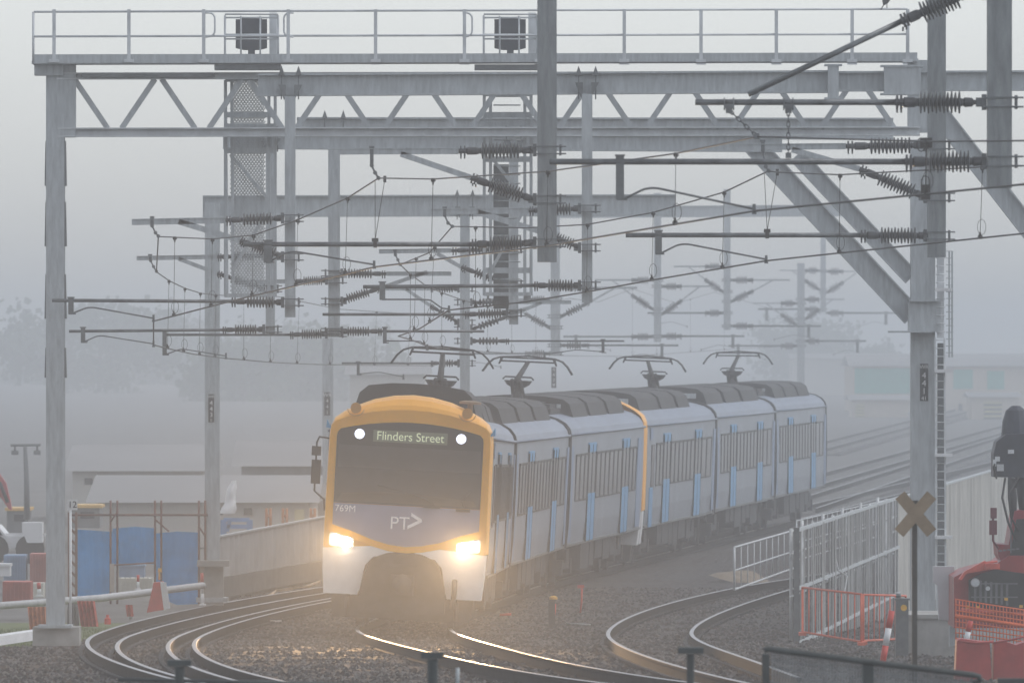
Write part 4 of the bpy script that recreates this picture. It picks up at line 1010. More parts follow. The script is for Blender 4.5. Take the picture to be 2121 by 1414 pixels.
# orange mesh barriers
def obar(label, x0, x1, y0a, y0b, y1a, y1b, da, db, m=orange, nb=8, mesh=True):
    a, c = P(x0, y0a, da), P(x1, y0b, db); a2, c2 = P(x0, y1a, da), P(x1, y1b, db)
    root = empty('safety_barrier', tuple(a2), label, 'barrier', 'orange safety barriers')
    b = MB(); b.tube([a, c, c2, a2, a], .02, 6)
    for q in (a2, c2): b.box(q - Vector((0, 0, .03)), (.12, .5, .05))
    b.build('frame', m, root)
    b = MB()
    for k in range(1, nb): t = k / nb; b.tube([a + (c - a) * t, a2 + (c2 - a2) * t], .011, 5)
    b.build('grille', m, root)
ofr = mat('orange_frame', (.60, .12, .06), .6)
obar('left orange barred barrier standing against the grey hoarding', 1662, 1784, 1216, 1230, 1308, 1328, 176, 172, ofr, 9)
obar('second orange barred barrier, next to the grey service box', 1788, 1876, 1231, 1233, 1326, 1322, 172.5, 176, ofr, 8)
def bollard(label, x0, y0, x1, y1, d, w_, cols=(red, white, red)):
    a, c = P(x0, y0, d), P(x1, y1, d); root = empty('bollard', tuple(c), label, 'bollard', 'red and white bollards'); n = len(cols)
    for k, m in enumerate(cols):
        b = MB(); b.tube([a + (c - a) * k / n, a + (c - a) * (k + 1) / n], px(w_, d) / 2, 12)
        if k == n - 1: b.tube([c, c - Vector((0, 0, .04))], px(w_, d), 12)
        b.build('band', m, root)
bollard('leaning red and white striped bollard in front of the concrete block', 1847, 1264, 1828, 1372, 150, 13)
bollard('short red and white bollard before the big red machine', 2010, 1285, 2001, 1330, 150, 11, (red, white))
# service box, concrete block, white duct
b = MB(); b.box(P(1868, 1315, 166), (px(26, 166), .3, px(150, 166))); b.box(P(1868, 1240, 166), (px(32, 166), .36, .03)); b.tube([P(1861, 1238, 166), P(1861, 1228, 166)], .04, 8)
b.build('service_box', galv_d, None, 'narrow grey service box beside the orange barriers', 'service box')
b = MB(); b.lathe(P(1872, 1258, 165.6), P(1872, 1258, 165.5), [(0, .05), (1, .05)], 12); b.build('amber_lamp', mat('amber', (.75, .42, .04), .4), None, 'round amber lamp on the grey service box', 'lamp')
b = MB(); c = P(1918, 1350, 168); b.box(c, (px(104, 168), 2.4, px(156, 168))); b.box(c + Vector((.05, 0, px(78, 168))), (px(108, 168), 2.5, .06))
b.build('concrete_block', conc, None, 'large weathered concrete block under the numbered column', 'concrete block')
b = MB(); d = 160
b.prism([(P(x, 0, d).x, P(0, y, d).z) for x, y in ((1932, 1172), (1976, 1172), (1978, 1335), (1966, 1338), (1966, 1284), (1944, 1283), (1941, 1212), (1932, 1205))], d - .1, d + .1)
b.build('cover_sheet', mat('white_plastic', (.62, .64, .65), .5, 0, .06, 1.5), None, 'white plastic cover sheet hanging left of the red machine', 'cover sheet')
# crossing sign
cs = empty('cross_sign', tuple(P(1895, 1400, 110)), 'unlit tan x shaped board on a dark pole', 'sign')
d = 110; cm = mat('weathered_board', (.27, .20, .13), .8, 0, .15, 5)
pm = mat('dark_pole', (.045, .042, .036), .7, 0, .2, 4)
b = MB(); b.box((P(1894.5, 0, d).x, d + .02, (P(0, 1040, d).z + P(0, 1420, d).z) / 2), (px(11, d), px(9, d), px(380, d))); b.box(P(1895, 1042, d + .02), (px(13, d), .06, px(12, d))); b.build('pole', pm, cs)
for xa, ya, xb, yb, o in ((1866, 1027, 1928, 1101, .0), (1928, 1027, 1864, 1101, -.022)):
    b = MB(); b.bar(P(xa, ya, d - .06 + o), P(xb, yb, d - .06 + o), .02, px(24, d), (0, 1, 0)) if False else None
    A, B = P(xa, ya, d - .06 + o), P(xb, yb, d - .06 + o); t = (B - A).normalized(); nn = Vector((-t.z, 0, t.x)) * px(12.5, d)
    A = A - t * px(3, d); B = B + t * px(3, d)
    q = [A + nn, B + nn, B - nn, A - nn]; b.add(q + [v + Vector((0, .018, 0)) for v in q], [(0, 1, 2, 3), (7, 6, 5, 4), (0, 4, 5, 1), (1, 5, 6, 2), (2, 6, 7, 3), (3, 7, 4, 0)])
    b.build('board', cm, cs)
# foreground fence: capped posts and a mesh railing
fgm = mat('fence_green', (.05, .06, .058), .55, .1, .2, 6)
FD = 82
fe = empty('mesh_fence', tuple(P(1800, 1440, FD)), 'dark mesh fence panels with rounded top rail along the bridge edge', 'fence')
TR = [(1582, 1347), (1590, 1343), (1800, 1370), (2015, 1397), (2028, 1400), (2030, 1412)]
b = MB(); b.tube([P(x, y, FD) for x, y in TR], px(6.5, FD), 10); b.build('top_rail', fgm, fe)
for x, y, w_ in ((1586, 1350, 16), (1798, 1372, 22), (2022, 1405, 14)):
    b = MB(); b.box(P(x, y + 90, FD + .03), (px(w_, FD), .05, px(175, FD))); b.build('post', fgm, fe)
b = MB()
for x in np.arange(1600, 2015, 6.0):
    y = 1345 + (x - 1590) * .125
    b.tube([P(x, y + 4, FD + .02), P(x, y + 150, FD + .02)], .0062, 4)
for k in range(9):
    o = 22 + 15 * k; b.tube([P(1590, 1343 + o, FD + .02), P(2020, 1397 + o, FD + .02)], .004, 4)
b.build('mesh', galv_n, fe)
def capped(label, x, y, w_, cw, d, h=.6):
    root = empty('fence_post', tuple(P(x, y, d)) , label, 'fence post', 'capped posts at the bridge edge')
    b = MB(); b.lathe(P(x, y + 12, d), P(x, y + 12, d) - Vector((0, 0, h)), [(0, px(w_, d) / 2), (1, px(w_, d) / 2)], 14); b.build('shaft', fgm, root)
    b = MB(); b.box(P(x, y + 4, d), (px(cw, d), px(cw, d) * .8, px(13, d))); b.build('cap', fgm, root)
capped('capped fence post standing below the train', 896, 1352, 22, 48, FD)
capped('capped fence post between the train and the siding', 1430, 1342, 16, 54, FD)
capped('capped fence post over the left turnout rails', 372, 1368, 20, 50, FD)
b = MB(); b.tube([P(245, 1406, FD), P(700, 1416, FD)], px(4, FD), 8); b.build('fence_rail', fgm, None, 'pale top rail of the fence along the lower left', 'fence rail')
b = MB(); b.box(P(2100, 1412, FD), (px(70, FD), .1, px(16, FD))); b.box(P(2105, 1440, FD), (px(20, FD), .08, px(40, FD))); b.build('fence_end', fgm, None, 'dark fence end in the bottom corner below the red barrier', 'fence')
b = MB(); b.tube([P(948, 1382, FD + 2), P(948, 1430, FD + 2)], px(4, FD), 8); b.build('small_post', galv, None, 'thin grey stake right of the capped post', 'stake')

# red machine
MD = 158
ex = empty('rail_excavator', tuple(P(2080, 1330, MD)), 'red road rail excavator with dark boom, seen at the picture edge', 'excavator')
def pz(pts, d): return [(P(x, 0, d).x, P(0, y, d).z) for x, y in pts]
b = MB(); b.prism(pz([(1976, 1195), (2000, 1182), (2040, 1172), (2066, 1166), (2090, 1150), (2150, 1150), (2150, 1300), (1976, 1300)], MD), MD, MD + 2.2); b.build('body', mat('machine_red', (.32, .03, .028), .4, 0, .2, 1.2), ex)
b = MB(); b.prism(pz([(2006, 1200), (2030, 1188), (2062, 1178), (2100, 1184), (2150, 1190), (2150, 1262), (2006, 1256)], MD), MD - .15, MD + .02); b.build('engine_grille', black, ex)
b = MB(); b.prism(pz([(2038, 1160), (2062, 1176), (2000, 1186), (1990, 1200), (1984, 1198), (1996, 1182)], MD), MD - .3, MD - .1); b.box(P(2055, 1172, MD - .35), (.22, .2, .08)); b.build('mudguard', mat('pale_red', (.62, .10, .07), .4, 0, .2), ex)
b = MB(); b.prism(pz([(2066, 1126), (2090, 1128), (2102, 1058), (2112, 1056), (2150, 1060), (2150, 1165), (2078, 1168), (2068, 1150)], MD), MD + .1, MD + 1.5); b.build('cab', mat('machine_maroon', (.30, .02, .035), .4, 0, .2, 1), ex)
b = MB(); b.prism(pz([(2106, 1075), (2150, 1072), (2150, 1162), (2090, 1160)], MD), MD + .05, MD + .12); b.build('cab_window', black, ex)
b = MB(); b.prism(pz([(2060, 988), (2060, 940), (2066, 915), (2085, 900), (2150, 896), (2150, 990)], MD), MD + .3, MD + 1.2); b.box(P(2078, 962, MD + .25), (.16, .1, .12)); b.build('boom_head', mat('navy_black', (.035, .042, .06), .5, 0, .3, 1.5), ex)
b = MB(); b.lathe(P(2104, 905, MD + .8), P(2104, 840, MD + .8), [(0, .22), (.5, .20), (.85, .15), (1, .06)], 14); b.build('hydraulic_swivel', mat('navy_black', (.03, .03, .04)), ex)
b = MB(); b.box(P(2072, 968, MD + .15), (.10, .06, .10)); b.box(P(2066, 950, MD + .15), (.07, .06, .07)); b.box(P(2094, 935, MD + .15), (.09, .03, .06)); b.box(P(2060, 958, MD + .1), (.05, .06, .1)); b.build('fitting', galv_l, ex)
b = MB(); b.tube([P(2094, 988, MD + .2), P(2097, 1030, MD + .2), P(2100, 1088, MD + .2)], [.05, .07, .04], 10); b.box(P(2100, 1000, MD + .2), (.1, .1, .14)); b.tube([P(2118, 985, MD + .5), P(2128, 1060, MD + .5)], .12, 10); b.build('hydraulic_ram', black, ex)
b = MB(); b.tube([P(2057, 1065, MD), P(2057, 1120, MD), P(2068, 1135, MD)], .018, 6); b.box(P(2058, 1062, MD), (px(13, MD), .06, px(22, MD))); b.box(P(2057, 1092, MD), (px(16, MD), .07, px(30, MD))); b.build('mirror', mat('dark_maroon', (.12, .015, .03), .4), ex)
for k, (x, y) in enumerate(((2084, 1240), (2115, 1255), (2003, 1256), (2025, 1257))):
    b = MB(); b.box(P(x, y, MD - .2), (.05, .03, .04)); b.build('reflector', mat('amber', (.75, .42, .04)), ex)
b = MB()
for k in range(7): b.box(P(2020 + 11 * k, 1222 + 1.5 * k, MD - .16), (.035, .02, px(44, MD)))
for y in (1208, 1236): b.box(P(2060, y, MD - .17), (px(96, MD), .02, .02))
b.build('grille_bars', galv_d, ex)
b = MB(); b.tube([P(2082, 990, MD + .2), P(2076, 1030, MD), P(2088, 1080, MD - .1), P(2104, 1120, MD - .1)], .018, 6); b.tube([P(2110, 988, MD + .2), P(2090, 1020, MD), P(2094, 1070, MD), P(2110, 1100, MD)], .014, 6); b.tube([P(2066, 944, MD + .25), P(2058, 968, MD), P(2064, 990, MD + .3)], .016, 6); b.build('hydraulic_hose', black, ex)
b = MB(); b.lathe(P(2020, 1206, MD - .16), P(2020, 1206, MD - .24), [(0, .07), (1, .06)], 14); b.lathe(P(2046, 1218, MD - .16), P(2046, 1218, MD - .22), [(0, .035), (1, .03)], 12); b.build('work_lamp', galv_l, ex)
b = MB(); b.tube([P(2000, 1186, MD - .05), P(2040, 1166, MD - .05), P(2066, 1162, MD - .05)], .02, 6); b.tube([P(1990, 1262, MD - .1), P(2150, 1274, MD - .1)], .03, 6); b.build('grab_rail', mat('pale_red', (.62, .10, .07)), ex)
b = MB()
for k in range(5): b.box(P(2072 + 9 * k, 1140 - 1 * k, MD - .02), (.05, .02, .025))
b.box(P(2094, 1110, MD + .03), (.02, .04, .5)); b.build('step_tread', galv_d, ex)
# orange net fence and red water-filled barriers before it
nf = empty('safety_net', tuple(P(2050, 1340, 150)), 'orange net fencing strung in front of the red machine', 'safety net')
b = MB(); d = 152
for k in range(8):
    o = 11 * k; b.tube([P(1978, 1240 + o * 1.05, d), P(2050, 1252 + o, d), P(2160, 1268 + o, d)], .010 if k != 3 else .028, 4)
for x in range(1980, 2160, 7): b.tube([P(x, 1240 + (x - 1978) * .15, d), P(x, 1322 + (x - 1978) * .12, d)], .007, 4)
b.build('net', orange, nf)
b = MB(); b.prism(pz([(1982, 1326), (1990, 1322), (2050, 1330), (2055, 1420), (1978, 1420)], 138), 138, 138.5); b.tube([P(1984, 1326, 137.9), P(2020, 1331, 137.9), P(2058, 1328, 137.9)], .02, 6); b.box(P(2018, 1336, 137.95), (.02, .03, .1))
b.build('water_barrier', mat('barrier_red', (.40, .045, .04), .5, 0, .15, 2), None, 'left red plastic water filled barrier below the orange net', 'barrier', 'red water filled barriers')
b = MB(); b.prism(pz([(2058, 1332), (2078, 1326), (2104, 1335), (2125, 1328), (2160, 1335), (2160, 1420), (2057, 1420)], 138.2), 138.2, 138.7); b.tube([P(2056, 1331, 138), P(2085, 1326, 138), P(2150, 1312, 138)], .014, 6); b.box(P(2100, 1362, 138.15), (.015, .02, .12))
b.build('water_barrier', mat('barrier_red', (.40, .045, .04)), None, 'right red plastic water filled barrier with frayed top tape', 'barrier', 'red water filled barriers')

# small things between the tracks
b = MB(); a = U(1143, 1300, -.15); b.box(a + Vector((0, 0, .28)), (.13, .12, .56)); b.build('marker_post', mat('post_grey', (.09, .09, .09), .8), None, 'dark stubby post with yellow cap between the tracks', 'marker post')
b = MB(); b.lathe(a + Vector((.03, 0, .56)), a + Vector((.03, 0, .63)), [(0, .08), (.6, .08), (1, .04)], 12); b.build('cap', mat('cap_yellow', (.70, .38, .06)), bpy.data.objects['marker_post'])
def stick(label, x0, y0, x1, y1, r, m, d=None, name='marker_stake'):
    q = U(x1, y1, -.15); d = q.y; b = MB(); b.tube([P(x0, y0, d), P((x0 + x1) / 2 + 1, (y0 + y1) / 2, d), q], r, 6); return b, d
b, d = stick('', 1149, 1250, 1146, 1280, .03, red); b.build('marker_stake', red, None, 'red stake leaning on the dark stubby post', 'stake')
b, d = stick('', 1205, 1218, 1202, 1268, .022, red); b.box(P(1203, 1214, d), (.14, .03, .07)); b.build('marker_stake', red, None, 'red flagged stake standing alone beside the train', 'stake')
b = MB(); q = U(1047, 1273, -.12); b.tube([q + Vector((-.12, 0, 0)), q + Vector((.12, 0, .02))], .03, 6); b.build('rag', red, None, 'small red rag lying on the ballast', 'rag')
for lab, xa, ya, xb, yb in (('white offcut lying on the ballast right of the dark post', 1173, 1290, 1222, 1293), ('white offcut on the ballast left of the train', 560, 1284, 583, 1285)):
    b = MB(); b.tube([U(xa, ya, -.13), U((xa + xb) / 2, ya + 2, -.14), U(xb, yb, -.13)], .018, 6); b.build('offcut', white, None, lab, 'offcut', 'white offcuts')

# ================================================================== LEFT YARD
def fenceL(): pass
hoarding('pale grey hoarding behind the left tracks, running to the train', (455, 1112), (700, 1066), 236, 262, mat('hoarding_mid', (.36, .36, .36), .7, 0, .15, .8), step=.5, amp=.03)
b = MB(); A = P(450, 1216, 236); B = P(700, 1172, 262); b.bar(A, B, .3, .45); b.build('retaining_wall', mat('dark_concrete', (.12, .115, .11), .9, 0, .2), None, 'low dark retaining wall below the left hoarding', 'wall')
b = MB()
for x, y in ((475, 1200), (510, 1193), (548, 1187), (586, 1181), (640, 1173)):
    t = (x - 450) / 250; dd = 236 + 26 * t - .2; b.box(P(x, y + 4, dd), (.04, .04, .30))
b.build('handrail', galv_l, None, 'row of short pale stanchions on the low dark wall', 'handrail')
b = MB(); pts = [(400 / 1 + 0, 0)]
b.tube([U(555, 1234, -.1), U(575, 1222, .0), U(600, 1219, .15), U(640, 1213, .2), U(662, 1204, .25)], .035, 6); b.build('cable_duct', mat('tan', (.55, .42, .28)), None, 'pale tan cable duct snaking beside the left tracks', 'cable duct')
# grass verge
def quadU(name, pix, h, m, label, kind=None, cat=None):
    b = MB(); b.add([U(x, y, h) for x, y in pix], [tuple(range(len(pix)))]); return b.build(name, m, None, label, cat, None, kind)
gm = mat('grass_turf', (.13, .16, .055), .95, 0, .3, 1.2, .4, c2=(.085, .11, .04))
b = MB(); rows = []
for k in range(26):
    q = 184 + k * 1.4; rows.append([(-14 + 10.2 * j / 30, q, zr(q) - .25 + .04 * nzz.noise(Vector((j, q, 0)))) for j in range(31)])
b.strip(rows, False); b.build('grass_verge', gm, None, 'strip of short green grass left of the tracks', None, None, 'stuff', origin=(0, 0, 0))
b = MB()
for _ in range(6000):
    x = random.uniform(-13, -5.6); q = random.uniform(184, 212); z = zr(q) - .26; h_ = random.uniform(.03, .09); a_ = random.uniform(-.03, .03)
    b.add([(x - .008, q, z), (x + .008, q, z), (x + a_, q, z + h_)], [(0, 1, 2)])
b.build('grass', mat('grass_blade', (.15, .19, .06), .9, 0, .3, 1), None, 'blades of green grass on the verge', None, None, 'stuff', origin=(0, 0, 0))
b = MB(); b.tube([P(-30, 1256, 205), P(210, 1238, 212), P(420, 1212, 222)], .075, 10); b.build('drain_pipe', mat('pale_pipe', (.52, .53, .54), .5), None, 'long pale pipe lying across the left yard', 'pipe')
b = MB(); b.bar(P(-40, 1330, 181), P(110, 1308, 186), .25, .16); b.build('kerb', white, None, 'pale kerb at the edge of the left grass', 'kerb')
# blue sheeted scaffold
sf = empty('scaffold', tuple(P(290, 1250, 226)), 'rusty scaffold hung with blue sheeting in the left yard', 'scaffold')
d = 226
def cloth(pts, name, m, par, dd):
    # wavy sheet bounded by an outline grid in pixels: columns of (x, ytop, ybottom)
    b = MB(); rows = []
    n = 10
    for i in range(n + 1):
        t = i / n; r = []
        for (xa, ta, ba), (xb, tb, bb) in zip(pts, pts[1:]):
            for k in range(8):
                s_ = k / 8; x = xa + (xb - xa) * s_; yt = ta + (tb - ta) * s_; yb = ba + (bb - ba) * s_
                q = P(x, yt + (yb - yt) * t, dd); r.append(q + Vector((0, .012 * math.sin(x * .35) + .03 * nzz.noise(Vector((x * .03, t * 2, 0))), 0)))
        xe, te, be = pts[-1]; r.append(P(xe, te + (be - te) * t, dd)); rows.append(r)
    b.strip(rows[::-1]); return b.build(name, m, par)
cloth([(160, 1096, 1238), (196, 1098, 1234), (232, 1101, 1228), (233.5, 1094, 1168), (280, 1090, 1166), (319, 1093, 1168), (320.5, 1104, 1232), (366, 1100, 1252), (413, 1102, 1250)], 'sheet', blue, sf, d)
b = MB()
for x in (229, 243, 321, 334, 412, 425): b.tube([P(x, 1036, d - .2), P(x, 1250, d - .2)], .024, 6)
for y in (1066,): b.tube([P(145, y, d - .22), P(430, y, d - .22)], .026, 6)
for xa, ya, xb, yb in ((229, 1080, 243, 1060), (321, 1075, 350, 1100), (229, 1170, 320, 1165), (412, 1090, 425, 1110), (412, 1200, 425, 1225), (334, 1066, 334, 1110)): b.tube([P(xa, ya, d - .24), P(xb, yb, d - .24)], .02, 6)
b.build('tube_frame', rust, sf)
b = MB()
for x in (232, 419): b = MB(); b.box(P(x, 1196, d - .3), (.09, .04, .6)); b.build('plank', mat('plank', (.42, .36, .30), .8), sf)
tf = empty('trestle_tower', tuple(P(152, 1240, 214)), 'rusty brown steel tower behind the left gantry leg', 'steel tower')
b = MB(); d = 214
for x in (143, 158): b.bar(P(x, 1060, d), P(x, 1240, d), .05, .08)
for y in range(1070, 1240, 22): b.bar(P(143, y, d), P(158, y + 14, d), .03, .05)
b.build('frame', mat('brown_steel', (.20, .11, .08), .8), tf)
# items seen through gap below sheets
def blk(name, label, cat, x0, x1, y0, y1, d, dep, m, group=None, extra=None):
    b = MB(); c = P((x0 + x1) / 2, (y0 + y1) / 2, d); b.box(c, (px(x1 - x0, d), dep, px(y1 - y0, d)))
    if extra: extra(b, d)
    return b.build(name, m, None, label, cat, group)
crm = mat('cream_paint', (.62, .60, .52), .6, 0, .1)
for lab, x0, x1 in (('left cream crate seen through the gap under the sheeting', 246, 283), ('right cream crate seen through the gap under the sheeting', 286, 318)):
    blk('crate', lab, 'crate', x0, x1, 1196, 1228, 232, .8, crm, 'cream crates', lambda b, d: [b.box(P(x, 1212, d - .42), (.03, .04, px(34, d))) for x in np.linspace(x0 + 3, x1 - 3, 4)])
blk('blue_container', 'blue crate above the cream crates under the sheeting', 'crate', 248, 300, 1172, 1194, 240, .8, mat('faded_blue', (.22, .32, .46), .6), None, lambda b, d: b.box(P(274, 1170, d), (px(56, d), .9, .04)))
# white and red cone bags / striped barrier
b = MB(); d = 204; b.prism(pz([(318, 1206), (338, 1204), (340, 1262), (304, 1268)], d), d, d + .4); b.build('red_barrier', mat('barrier_bright', (.55, .05, .05), .5), None, 'red plastic barrier standing beside the left tracks', 'barrier')
b = MB(); b.prism(pz([(332, 1204), (344, 1205), (353, 1258), (340, 1263)], d), d - .15, d - .02); b.build('white_board', white, None, 'white board leaning on the red barrier', 'board')
b = MB(); b.tube([P(330, 1200, d + .3), P(330, 1184, d + .3)], .02, 6); b.lathe(P(331, 1184, d + .3), P(331, 1176, d + .3), [(0, .04), (1, .03)], 10); b.build('warning_lamp', mat('cap_yellow', (.70, .38, .06)), None, 'yellow warning lamp on the red barrier', 'lamp')
def flap(label, x0, x1, y0, y1, d, m, lean):
    b = MB(); n = max(3, int((x1 - x0) / 4)); rows = []
    for i in range(7):
        t = i / 6; rows.append([P(x0 + (x1 - x0) * j / n + lean * t, y0 + (y1 - y0) * t, d) + Vector((0, .05 * (j % 2), 0)) for j in range(n + 1)])
    b.strip(rows[::-1], False); b.strip([[v + Vector((0, .02, 0)) for v in r] for r in rows], False); b.build('mesh_barrier', m, None, label, 'barrier', 'orange mesh barriers')
flap('striped orange mesh barrier left of the gantry leg', 57, 96, 1256, 1316, 188, mat('orange_mesh', (.45, .16, .08), .7, 0, .3, 8), 6)
flap('dark red mesh barrier right of the gantry leg', 160, 196, 1244, 1297, 190, mat('dark_red_mesh', (.36, .055, .04), .7, 0, .3, 5), 8)
flap('small dark red mesh barrier next to the grey pipe', 260, 274, 1252, 1276, 196, mat('dark_red_mesh', (.36, .055, .04)), 3)
b = MB(); d = 192; b.lathe(P(147, 1300, d), P(147, 1248, d), [(0, .07), (.7, .07), (1, .05)], 12); b.tube([P(160, 1298, d), P(158, 1250, d)], .035, 8); b.build('bollard', mat('post_grey', (.09, .09, .09)), None, 'grey bollard beside the foot of the gantry leg', 'bollard')
b = MB(); b.lathe(P(223, 1292, 194), P(223, 1272, 194), [(0, .06), (.6, .06), (.7, .03), (1, .03)], 12); b.build('fuel_can', red, None, 'small red can standing on the grass', 'can')
b = MB(); b.tube([P(268, 1256, 197), P(270, 1282, 197)], .03, 8); b.build('grey_pipe_stub', galv, None, 'upright grey pipe stub next to the small red mesh', 'pipe')
bollard('red and white bollard behind the left gantry leg', 80, 1206, 82, 1232, 215, 8, (red, white))
bollard('red bollard in the gap under the blue sheeting', 286, 1190, 286, 1218, 225, 6, (red, white))
bollard('red and white post at the end of the blue sheeting', 418, 1186, 420, 1250, 224, 7, (red, white, white))
# left containers and stacks
def ribs(x0, x1, y0, y1, n):
    return lambda b, d: [b.box(P(x0 + (x1 - x0) * (k + .5) / n, (y0 + y1) / 2, d - .62), (px((x1 - x0) / n * .4, d), .05, px(y1 - y0, d) * .9)) for k in range(n)]
blk('skip', 'faded red skip at the left edge of the yard', 'skip', 8, 66, 1203, 1246, 226, 1.2, mat('faded_red', (.42, .09, .07), .7, 0, .2, 2), None, ribs(8, 66, 1203, 1246, 7))
blk('blue_container', 'faded blue container behind the red skip', 'container', 10, 55, 1148, 1200, 250, 1.2, mat('faded_blue', (.22, .32, .46)), 'site containers', ribs(10, 55, 1148, 1200, 8))
blk('red_container', 'pinkish red container next to the faded blue one', 'container', 64, 98, 1145, 1204, 250, 1.2, mat('pink_red', (.45, .16, .14), .7), 'site containers', ribs(64, 98, 1145, 1204, 6))
blk('toolbox', 'white box with red lid at the left picture edge', 'box', -20, 22, 1170, 1192, 240, .8, white, None, lambda b, d: b.box(P(1, 1169, d), (px(46, d), .9, .06)))
blk('pallet_stack', 'stack of cream blocks right of the red skip', 'stack', 66, 92, 1206, 1236, 238, .8, crm, None, ribs(66, 92, 1206, 1236, 4))
# white utility truck far left
tk = empty('pickup_truck', tuple(P(40, 1140, 262)), 'white flat bed truck parked in the misty left yard', 'truck'); d = 262
b = MB(); b.prism(pz([(-30, 1135), (-30, 1090), (-5, 1088), (12, 1108), (78, 1112), (78, 1126), (20, 1136)], d), d, d + 2); b.build('body', white, tk)
b = MB(); b.prism(pz([(-20, 1108), (-20, 1094), (-6, 1093), (6, 1108)], d), d - .03, d - .005); b.build('window', glass, tk)
for x in (-12, 62):
    b = MB(); b.lathe(P(x, 1137, d - .1), P(x, 1137, d + .2), [(0, .36), (1, .36)], 16); b.build('wheel', black, tk)
b = MB(); b.box(P(68, 1102, d + .3), (.5, .8, .5)); b.box(P(55, 1106, d + .3), (1.3, .1, .06)); b.build('load', white, tk)
# machinery with amber strip
for lab, x0, x1, y0, y1 in (('grey site cabin with amber roof strip far left', 18, 62, 1056, 1105), ('grey site cabin with amber roof strip by the scaffold', 152, 210, 1050, 1092)):
    r_ = empty('site_cabin', tuple(P((x0 + x1) / 2, y1, 300)), lab, 'site cabin', 'grey site cabins'); d = 300
    b = MB(); b.box(P((x0 + x1) / 2, (y0 + y1) / 2, d), (px(x1 - x0, d), 2.2, px(y1 - y0, d))); b.build('wall', mat('cabin_grey', (.16, .165, .17), .7), r_)
    b = MB(); b.box(P((x0 + x1) / 2, y0 - 3, d), (px(x1 - x0 + 8, d), 2.4, px(6, d))); b.build('roof', mat('amber_strip', (.70, .42, .10), .5), r_)
    b = MB(); b.box(P((x0 + x1) / 2, y0 + 16, d - 1.12), (px((x1 - x0) * .5, d), .04, px(14, d))); b.build('window', glass, r_)
# light tower
lt = empty('floodlight_tower', tuple(P(56, 1080, 290)), 'foggy mobile lighting tower with two lamp heads at far left', 'lighting tower'); d = 290
b = MB(); b.tube([P(56, 1075, d), P(55, 990, d), P(52, 925, d)], [.09, .07, .05], 8); b.tube([P(22, 922, d), P(84, 921, d)], .04, 6); b.build('mast', mat('tower_steel', (.14, .15, .16), .6), lt)
for x in (31, 77):
    b = MB(); b.box(P(x, 937, d), (px(14, d), .2, px(9, d))); b.tube([P(x, 922, d), P(x, 934, d)], .03, 6); b.build('lamp_head', galv_d, lt)
# digger boom
db = empty('digger_boom', tuple(P(0, 1060, 268)), 'curved dark red digger boom poking in at the left edge', 'excavator'); d = 268
b = MB(); b.prism(pz([(-30, 960), (-5, 975), (12, 1000), (22, 1040), (24, 1056), (18, 1054), (2, 1030), (-30, 1010)], d), d, d + .35); b.build('boom', mat('boom_red', (.42, .06, .07), .5), db)
b = MB(); b.tube([P(-30, 985, d - .05), P(0, 1000, d - .05), P(16, 1040, d - .05)], .05, 6); b.build('hose', black, db)
# scaffolds and tarps beyond the left numbered column
b = MB(); rows = []
for i in range(15):
    t = i / 14; c = P(472 + 12 * t + 1.5 * math.sin(t * 7), 1063 - 68 * t, 270); rr = .19 * (1 - .6 * t) + .018 * math.sin(t * 11)
    rows.append([c + Vector((math.cos(k * .6283), math.sin(k * .6283), 0)) * rr * (1 + .25 * nzz.noise(Vector((math.cos(k * .6283) * 1.7, math.sin(k * .6283) * 1.7, t * 5)))) for k in range(11)])
b.strip(rows[::-1]); b.build('tarpaulin', white, None, 'white wrapped tarpaulin bundle above the left hoarding', 'tarpaulin')
bf = empty('lifting_gantry', tuple(P(490, 1108, 268)), 'blue lifting frame behind the left hoarding', 'lifting frame'); d = 268
b = MB()
for xa, ya, xb, yb in ((463, 1076, 517, 1076), (463, 1076, 463, 1110), (517, 1076, 517, 1106), (470, 1090, 512, 1090), (470, 1100, 476, 1078)): b.bar(P(xa, ya, d), P(xb, yb, d), .15, .10)
b.build('frame', mat('frame_blue', (.10, .26, .50), .5), bf)
for lab, x in (('left rusty prop pair sticking up behind the left hoarding', 556), ('middle rusty prop pair behind the left hoarding, next to a dark stack', 590), ('rusty prop pair behind the left hoarding, nearest the train mirror', 648)):
    b = MB(); d = 266
    for q in (-4, 4): b.tube([P(x + q, 1052, d), P(x + q, 1100, d)], .035, 6)
    b.tube([P(x - 4, 1064, d), P(x + 4, 1072, d)], .03, 5); b.build('prop', mat('orange_prop', (.40, .14, .06), .7), None, lab, 'props', 'rusty props')

